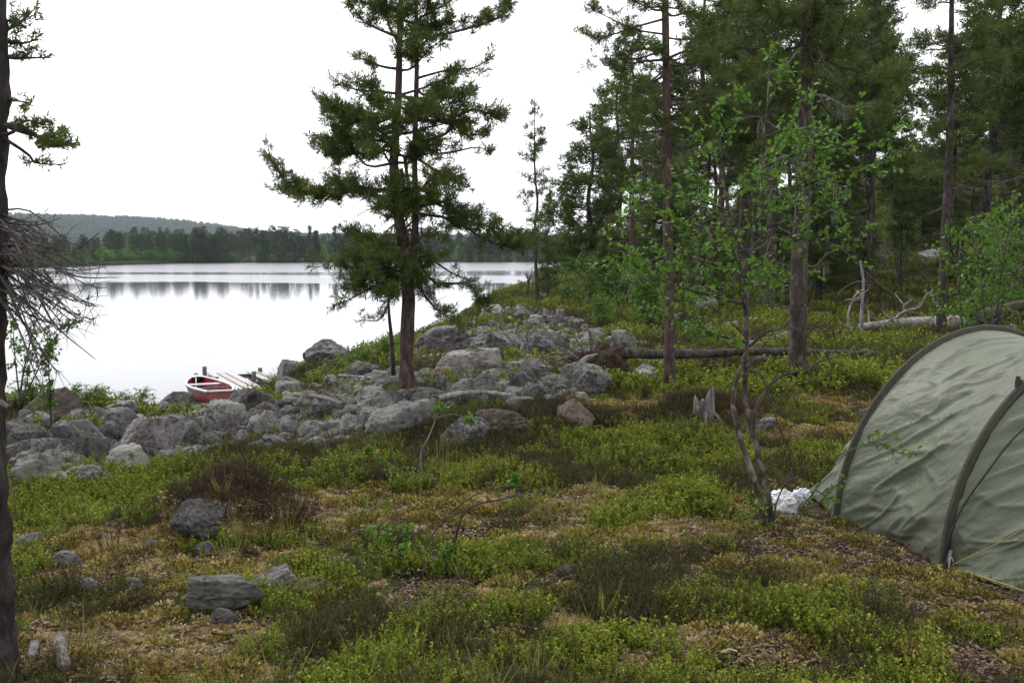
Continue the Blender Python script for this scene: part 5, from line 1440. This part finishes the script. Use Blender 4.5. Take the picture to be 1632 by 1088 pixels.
snag('dead_pine', 'dead bare spindly tree on the rocks right of the middle pine', 'dead tree', 22, [([(805,560),(803,535),(798,505),(801,490)], .035, .012), ([(800,530),(812,515)], .015, .006), ([(801,520),(790,505)], .015, .006)], M['dead_wood'], 7, 4)
snag('dead_pine', 'bare dead sapling at the lake edge left of the thin lone pine', 'dead tree', 50, [([(839,475),(842,450),(838,435)], .06, .02), ([(842,450),(850,425)], .03, .01)], M['twig'], 8, 4)

# stumps
def stump(label, px, py, w, h, seed, mat, jag=.35):
    p = hit(px, py); D = p[1]; r = w * D / F / 2; H = h * D / F; o = thing('tree_stump', label, 'stump', p); mb = MB(); rs = R(seed)
    n, m = 20, 8; thn = np.linspace(0, 2 * pi, n, endpoint=False); top = H * (1 - jag * (.5 + .5 * fbm(np.c_[np.cos(thn) * 1.6, np.sin(thn) * 1.6, thn * 0 + seed], seed, 2)))
    rows = []
    for k in range(m):
        u = k / (m - 1); rr = r * (1.35 - .35 * min(1, u * 2)) * (1 + .14 * fbm(np.c_[np.cos(thn) * 2, np.sin(thn) * 2, thn * 0 + u * .6], seed + 1, 3))
        rows.append(np.c_[p[0] + np.cos(thn) * rr, p[1] + np.sin(thn) * rr, p[2] - .08 + (top + .08) * u])
    rows.append(np.c_[p[0] + np.cos(thn) * r * .55, p[1] + np.sin(thn) * r * .55, p[2] + top * .72]); rows.append(np.c_[p[0] + thn * 0, p[1] + thn * 0, p[2] + 0 * thn + H * .5])
    V = np.concatenate(rows); f = [[k * n + j, k * n + (j + 1) % n, (k + 1) * n + (j + 1) % n, (k + 1) * n + j] for k in range(m + 1) for j in range(n)]
    mb.add(V, f); mb.build('stump_wood', mat, o, True, p); mb = MB()
    for q in range(6):
        a = q * 1.05 + rs.rand() * .5; d = A([cos(a), sin(a), -.25]); tube(mb, curve([p + A([0, 0, H * .25]) + d * r * .7, p + d * r * 1.5 + A([0, 0, .05]), p + d * r * 2.4 - A([0, 0, .02])], 6), np.linspace(r * .3, r * .08, 6), 6, .5)
    mb.build('root', mat, o, True, p)
stump('rotten splintered grey stump in the bilberry left of the birch', 1122, 672, 34, 62, 3, M['dead_wood'], .7)
stump('short weathered stump at the top of the rocky rise', 893, 512, 14, 20, 4, M['dead_wood'], .2)
stump('small dark stump deep in the forest left of the slender pine', 1015, 470, 12, 26, 5, M['twig'], .3)
rs = R(23)
M['mound'] = M['rootsoil']

# driftwood sticks and twigs lying about
def stick(label, pts, r0, r1, mat, lift=.02, name='driftwood_stick', br=0, seed=0):
    P = A([hit(*q) for q in pts]); P[:, 2] += lift; rs = R(seed); mb = MB(); c = curve(P, 20); c[:, 2] = np.maximum(c[:, 2], GH(c[:, 0], c[:, 1]) + r0 * .4)
    tube(mb, c, np.linspace(r0, r1, 20), 7, .5, .18, seed, cap=True)
    for q in range(br):
        k = rs.randint(4, 18); e = c[k] + unit(rs.normal(size=3) + A([0, 0, .5])) * rs.uniform(.08, .25); tube(mb, [c[k], e], [r1, r1 * .3], 4, .5)
    tag(mb.build(name, mat, None, True, P[0]), label, 'stick')
stick('long white driftwood stick lying before the stones right of the middle pine', [(700,652),(740,646),(780,644),(822,648)], .035, .018, M['grey_log'], .10, seed=1)
stick('short white driftwood stick on the stones between middle pine and uprooted stump', [(705,618),(718,613),(735,617)], .03, .015, M['grey_log'], .08, seed=2)
stick('short pale stick beside the long white driftwood stick', [(818,652),(835,648),(850,650)], .03, .015, M['grey_log'], .08, seed=3)
stick('thick grey piece of driftwood lying in the lower left corner', [(95,1030),(99,1052),(103,1078)], .030, .026, M['dead_wood'], .02, seed=4)
stick('second grey driftwood piece left of the thick one in the lower left corner', [(56,1036),(50,1060),(42,1085)], .022, .018, M['dead_wood'], .02, seed=5)
stick('bleached curved twig on the moss in the lower left', [(140,1064),(155,1058),(160,1045),(150,1036)], .010, .005, M['grey_log'], .01, seed=6)
stick('small hooked bleached twig right of the curved twig', [(186,1058),(191,1050),(189,1042)], .008, .004, M['grey_log'], .01, seed=7)
stick('thin grey twig on the moss under the low dark rock', [(230,1002),(245,996),(260,990),(300,985)], .007, .004, M['grey_log'], .01, seed=8)
stick('grey forked dead branch on the pale moss left of the birch shrub', [(560,830),(585,822),(604,812)], .010, .004, M['dead_wood'], .03, 'dead_branch', 4, 9)
stick('grey branch lying in the bottom centre before the birch shrub', [(605,1008),(640,1004),(680,998)], .008, .004, M['dead_wood'], .03, 'dead_branch', 2, 10)
stick('dark brown branch on the bare ground between heath and birch', [(900,930),(960,925),(1000,915)], .010, .005, M['twig'], .03, 'dead_branch', 3, 11)
stick('long thin stick across the boulders right of the jetty', [(470,655),(510,665),(545,675)], .03, .02, M['dead_wood'], .2, seed=12)
stick('grey plank-like stick on the stones behind the middle pine', [(540,610),(580,612),(620,618)], .025, .012, M['grey_log'], .1, seed=13)
stick('curved dead branch behind the stones left of the uprooted stump', [(800,598),(840,598),(880,606)], .035, .015, M['grey_log'], .15, 'dead_branch', 2, 14)
stick('fallen pole in the forest behind the thick old pine', [(1290,430),(1330,420),(1345,418)], .06, .04, M['twig'], .1, 'log', 0, 15)
stick('fallen grey stem on the slope right of the thick old pine', [(1180,452),(1240,446),(1262,447)], .07, .05, M['dead_wood'], .1, 'log', 0, 16)

# ------------------------------------------------------------------ plastic bag
M['bag'] = None
m, nt, o_ = newmat('white_plastic'); v = coords(nt, 'Object'); nn = noise(nt, v, 9, 4, .6, .8)
cc = ramp(nt, noise(nt, v, 7, 2), [(.45, (.68,.68,.70)), (.62, (.52,.55,.64))]); pbsdf(nt, o_, cc, .32, .5, bump(nt, nn, .8, .03)); M['bag'] = m
bp = hit(1246, 826); mb = MB(); vb = v0 = None
vsrc = np.empty(len(me.vertices) * 3); me.vertices.foreach_get('co', vsrc); d = vsrc.reshape(-1, 3)
rid = 1 - np.abs(fbm(d * 2.3, 31, 4)) * .9
V = d * (.62 + .42 * rid)[:, None] * A([.10, .09, .105]); V[:, 2] = np.maximum(V[:, 2], -.10)
bag = thing('plastic_bag', 'crumpled white plastic bag lying between the birch and the tent', 'bag', bp)
mb.add(V + bp + A([0, 0, .075]), fc); mb.build('bag_body', M['bag'], bag, False, bp)
mb = MB(); V = d * (.5 + .6 * (1 - np.abs(fbm(d * 3, 37, 4))))[:, None] * A([.07, .05, .045]); aa = -.5
V = np.c_[V[:, 0] * cos(aa) - V[:, 2] * sin(aa) * -1, V[:, 1], V[:, 0] * .35 + V[:, 2]]
mb.add(V + bp + A([.12, .02, .125]), fc); mb.build('bag_neck', M['bag'], bag, False, bp)

# ------------------------------------------------------------------ far shore, wood and hill
M['farland'] = flat('far_ground', (.018, .022, .010), .95, .1, .5, .3)
M['hillmat'] = flat('hill_forest_floor', (.020, .032, .020), .95, .05, .45, .02)
FS = [(-900,320,),(-300,250),(-60,215),(60,226),(130,238),(180,266),(240,285),(290,305),(400,318),(600,326),(760,332),(850,336),(930,340),(1100,346),(1500,350)]
fx = A([(px - 816) / F * D for px, D in FS]); fy = A([D for _, D in FS], float)
xx = np.linspace(fx[0], fx[-1], 220)
yy = np.interp(xx, fx, fy) + 2.5 * n2(xx, xx * 0, .06, 4, 3)
def farz(x, y):
    y0 = np.interp(x, xx, yy); d = y - y0
    return np.clip(d * .10, -1, .7) + sstep(10, 200, d) * 3 + .35 * n2(x, y, .12, 8, 3) * sstep(0, 4, d)
tt = np.r_[-4, -1, 0, 1, 2, 4, 7, 11, 16, 24, 40, 70, 120, 200]
X = np.repeat(xx[None], len(tt), 0); Y = yy[None] + tt[:, None]; S = np.stack([X, Y, farz(X, Y)], -1)
mb = MB(); addsheet(mb, S); struct(mb.build('far_shore', M['farland'], smooth=True))
def far_proto(seed, H, half, nl, kind_):
    t = Tree(seed); rs = t.rs; tube(t.trunk, [A([0, 0, -.5]), A([.1, 0, H * .5]), A([0, 0, H])], [.22, .16, .04], 5, .5)
    P, D_, S_, T_ = [], [], [], []
    for i in range(nl):
        u = rs.rand(); zz = H * (.06 + .94 * u) if kind_ != 'pine' else H * (.16 + .84 * u ** .8)
        r = half * ((1.02 - u) if kind_ == 'spruce' else (1.0 if u < .55 else 1.05 - .9 * (u - .55) / .45)) * math.sqrt(rs.rand()); a = rs.uniform(0, 2 * pi)
        p = A([cos(a) * r, sin(a) * r, zz - (.3 * r if kind_ == 'spruce' else 0)])
        for q in range(5):
            P.append(p + rs.normal(size=3) * A([.25, .25, .14])); D_.append(unit(A([cos(a), sin(a), .2]) + rs.normal(size=3) * .7)); T_.append(np.clip(.25 + .5 * rs.rand() * (.4 + .6 * u), 0, 1))
    P, D_ = A(P), A(D_); leaves(t.nd, P, D_, rand_side(rs, D_), rs.uniform(.35, .75, len(P)), rs.uniform(.16, .3, len(P)), T_)
    mb = MB(); mb.add(np.concatenate(t.trunk.v), np.concatenate(t.trunk.f), .5, 0); mb.add(np.concatenate(t.nd.v), np.concatenate(t.nd.f), np.concatenate(t.nd.t), 1)
    return mb
FARP = []
c_fw = bpy.data.collections.new('src_far')
for i, (H, half, nl, kd) in enumerate(((12, 2.1, 190, 'pine'), (10, 2.4, 190, 'pine'), (12.5, 1.6, 170, 'spruce'), (9, 1.5, 150, 'spruce'), (7, 2.2, 160, 'birch'), (11, 2.6, 200, 'pine'))):
    mb = far_proto(200 + i, H, half, nl, kd)
    o = mb.build('far_tree', [M['pine_bark'], M['far_needles'] if kd != 'birch' else M['birch_leaf']]); COL.objects.unlink(o); FARP.append((o, H)); c_fw.objects.link(o)
rs = R(44); n_ft = 0
for i in range(230):
    px = rs.uniform(-40, 1010); x = None
    D = np.interp(px, [q[0] for q in FS], [q[1] for q in FS]) + (rs.uniform(.6, 5) if i % 3 else rs.uniform(5, 40)); x = (px - 816) / F * D
    k = rs.choice([0, 0, 1, 2, 3, 4, 4, 5]) if i % 3 else rs.choice([0, 1, 2, 5])
    H = {4: rs.uniform(3.5, 6)}.get(k, rs.uniform(5.5, 10.5)); 
    if px < 300: H *= .8
    if px < 170: H *= .8
    o = FARP[k][0].copy(); o.name = 'conifer' if k != 4 else 'birch_tree'; COL.objects.link(o); s_ = H / FARP[k][1]
    o.location = (x, D, float(farz(A([x]), A([D]))[0]) - .1); o.rotation_euler = (0, 0, rs.uniform(0, 6.28)); o.scale = (s_ * rs.uniform(.9, 1.25),) * 2 + (s_,)
    side = 'left of the middle pine' if px < 560 else 'right of the middle pine'
    if k == 4: tag(o, 'low green birch on the far shore of the lake ' + side, 'birch tree', 'far shore birches ' + side)
    else: tag(o, 'distant dark conifer in the tree line on the far shore ' + side, 'conifer', 'far shore conifers ' + side)
for i in range(280):
    px = -40 + 1050 * (i + rs.rand()) / 110 if i < 110 else (rs.uniform(30, 340) if i < 200 else rs.uniform(170, 370)); D = np.interp(px, [q[0] for q in FS], [q[1] for q in FS]) + (rs.uniform(-.2, 2.0) if i < 110 else rs.uniform(1, 30) if i < 200 else rs.uniform(-.2, 4)); x = (px - 816) / F * D
    o = FARP[4][0].copy(); o.name = 'willow_shrub'; COL.objects.link(o); s_ = rs.uniform(1.2, 3.0) / FARP[4][1]
    o.location = (x, D, float(farz(A([x]), A([D]))[0]) - .2); o.rotation_euler = (0, 0, rs.uniform(0, 6.28)); o.scale = (s_ * 2.0, s_ * 2.0, s_)
    side = 'left of the middle pine' if px < 560 else 'right of the middle pine'
    tag(o, 'low dark shrub at the waterline of the far shore ' + side, 'shrub', 'far shore shrubs ' + side)
KIND['far_wood'] = (c_fw, 6)
n = 900; px = rs.uniform(-300, 1500, n); D = np.interp(px, [q[0] for q in FS], [q[1] for q in FS]) + rs.uniform(28, 190, n); x = (px - 816) / F * D
scatter('far_wood', 'far_wood', np.c_[x, D, farz(x, D)], np.c_[0 * x, 0 * x, rs.uniform(0, 6.28, n)], rs.uniform(.4, .74, n) * np.where(px < 170, .65, 1), np.zeros(n), 'dense conifer wood behind the tree line on the far shore', 'wood', 45)
# the long low hill
HX = A([-2600,-1900,-1200,-1020,-900,-800,-700,-610,-500,-380,-250,-100,100,600,2600], float)
HZ = A([84, 92, 84, 80, 76, 74, 70, 60, 42, 36, 34, 34, 30, 25, 20], float) - 9
def hillz(x, y):
    return np.interp(x, HX, HZ) * sstep(1150, 2200, y) + 4 * n2(x, y, .004, 3, 3) * sstep(1150, 1900, y) - .6
X, Y = np.meshgrid(np.linspace(-2600, 2600, 160), np.linspace(1100, 3000, 60)); S = np.stack([X, Y, hillz(X, Y)], -1)
mb = MB(); addsheet(mb, S); struct(mb.build('hill', M['hillmat'], smooth=True))
c_h = bpy.data.collections.new('src_hill')
for i in range(3):
    mb = MB(); r2 = R(300 + i); P = []; 
    nl = 34; u = r2.rand(nl); a = r2.uniform(0, 2 * pi, nl); rr = 2.4 * (1.05 - u) * np.sqrt(r2.rand(nl)); Pp = np.c_[np.cos(a) * rr, np.sin(a) * rr, 1 + 9 * u]; Dd = unit(np.c_[np.cos(a), np.sin(a), .3 + 0 * a] + r2.normal(size=(nl, 3)) * .5)
    leaves(mb, Pp, Dd, rand_side(r2, Dd), 2.6, 1.6, r2.rand(nl)); o = mb.build('hill_tree', [M['far_needles']]); COL.objects.unlink(o); c_h.objects.link(o)
KIND['hill_wood'] = (c_h, 3)
n = 26000; y = 1200 + 1100 * rs.rand(n); x = rs.uniform(-.62, .25, n) * y
scatter('hill_wood', 'hill_wood', np.c_[x, y, hillz(x, y)], np.c_[0 * x, 0 * x, rs.uniform(0, 6.28, n)], rs.uniform(.6, 1.25, n), np.zeros(n), 'conifer forest covering the long low hill beyond the lake', 'forest', 46)

# ------------------------------------------------------------------ air
m, nt, o_ = newmat('haze_air')
pv = N(nt, 'ShaderNodeVolumePrincipled'); pv.inputs['Color'].default_value = (.72, .82, .92, 1); pv.inputs['Density'].default_value = .00013; pv.inputs['Anisotropy'].default_value = .2
L(nt, pv.outputs[0], o_.inputs['Volume'])
mb = MB(); box(mb, (0, 1550, 62), (7000, 3400, 131)); hz = mb.build('haze', m); stuff(hz, 'thin pale blue haze in the air over the lake', 'haze')

# ------------------------------------------------------------------ camera, light, world
cam = bpy.data.cameras.new('camera'); co = bpy.data.objects.new('camera', cam); COL.objects.link(co)
co.location = tuple(CAM); co.rotation_euler = (pi / 2 - PITCH, 0, 0)
cam.sensor_width = 36; cam.lens = F / W0 * 36; cam.clip_end = 12000; cam.clip_start = .05
SC.camera = co
EL, AZ = radians(52), radians(-35)           # sun behind thin cloud, over the lake to the left
sun = bpy.data.lights.new('sun', 'SUN'); sun.energy = 1.4; sun.angle = radians(22); sun.color = (1, .97, .93)
so = bpy.data.objects.new('sun', sun); COL.objects.link(so)
so.rotation_euler = (pi / 2 - EL, 0, -AZ + pi) if False else (0, 0, 0)
from mathutils import Vector
dirv = Vector((sin(AZ) * cos(EL), cos(AZ) * cos(EL), sin(EL)))
so.rotation_euler = (dirv).to_track_quat('Z', 'Y').to_euler()
w = bpy.data.worlds.new('World'); SC.world = w; w.use_nodes = True
nt = w.node_tree; nt.nodes.clear()
out = nt.nodes.new('ShaderNodeOutputWorld'); bg = nt.nodes.new('ShaderNodeBackground'); L(nt, bg.outputs[0], out.inputs[0])
sky = nt.nodes.new('ShaderNodeTexSky'); sky.sky_type = 'NISHITA'; sky.sun_disc = False; sky.sun_elevation = EL; sky.sun_rotation = AZ; sky.dust_density = 4; sky.air_density = 1
hs = N(nt, 'ShaderNodeHueSaturation', i_Saturation=.12); L(nt, sky.outputs[0], hs.inputs['Color'])
c = mixc(nt, .75, hs.outputs[0], (20.5, 20.6, 21.0))
tc = N(nt, 'ShaderNodeTexCoord'); sx = N(nt, 'ShaderNodeSeparateXYZ'); L(nt, tc.outputs['Generated'], sx.inputs[0])
md = N(nt, 'ShaderNodeMapRange'); md.inputs[1].default_value = -.7; md.inputs[2].default_value = .5; md.inputs[3].default_value = .60; md.inputs[4].default_value = 1.0; L(nt, sx.outputs[1], md.inputs[0])
cl = noise(nt, tc.outputs['Generated'], 2.2, 5, .55, .5); cm = N(nt, 'ShaderNodeMapRange'); cm.inputs[3].default_value = .86; cm.inputs[4].default_value = 1.14; L(nt, cl, cm.inputs[0])
mm = N(nt, 'ShaderNodeMath', operation='MULTIPLY'); L(nt, md.outputs[0], mm.inputs[0]); L(nt, cm.outputs[0], mm.inputs[1])
vm = N(nt, 'ShaderNodeVectorMath', operation='SCALE'); L(nt, c, vm.inputs[0]); L(nt, mm.outputs[0], vm.inputs['Scale']); c = vm.outputs[0]
L(nt, c, bg.inputs[0]); bg.inputs[1].default_value = .10
SC.view_settings.view_transform = 'Standard'; SC.view_settings.look = 'None'; SC.view_settings.exposure = .30; SC.view_settings.gamma = 1
cy = SC.cycles
cy.use_denoising = True
cy.max_bounces = 6; cy.diffuse_bounces = 3; cy.glossy_bounces = 3; cy.transmission_bounces = 3; cy.volume_bounces = 0; cy.transparent_max_bounces = 6
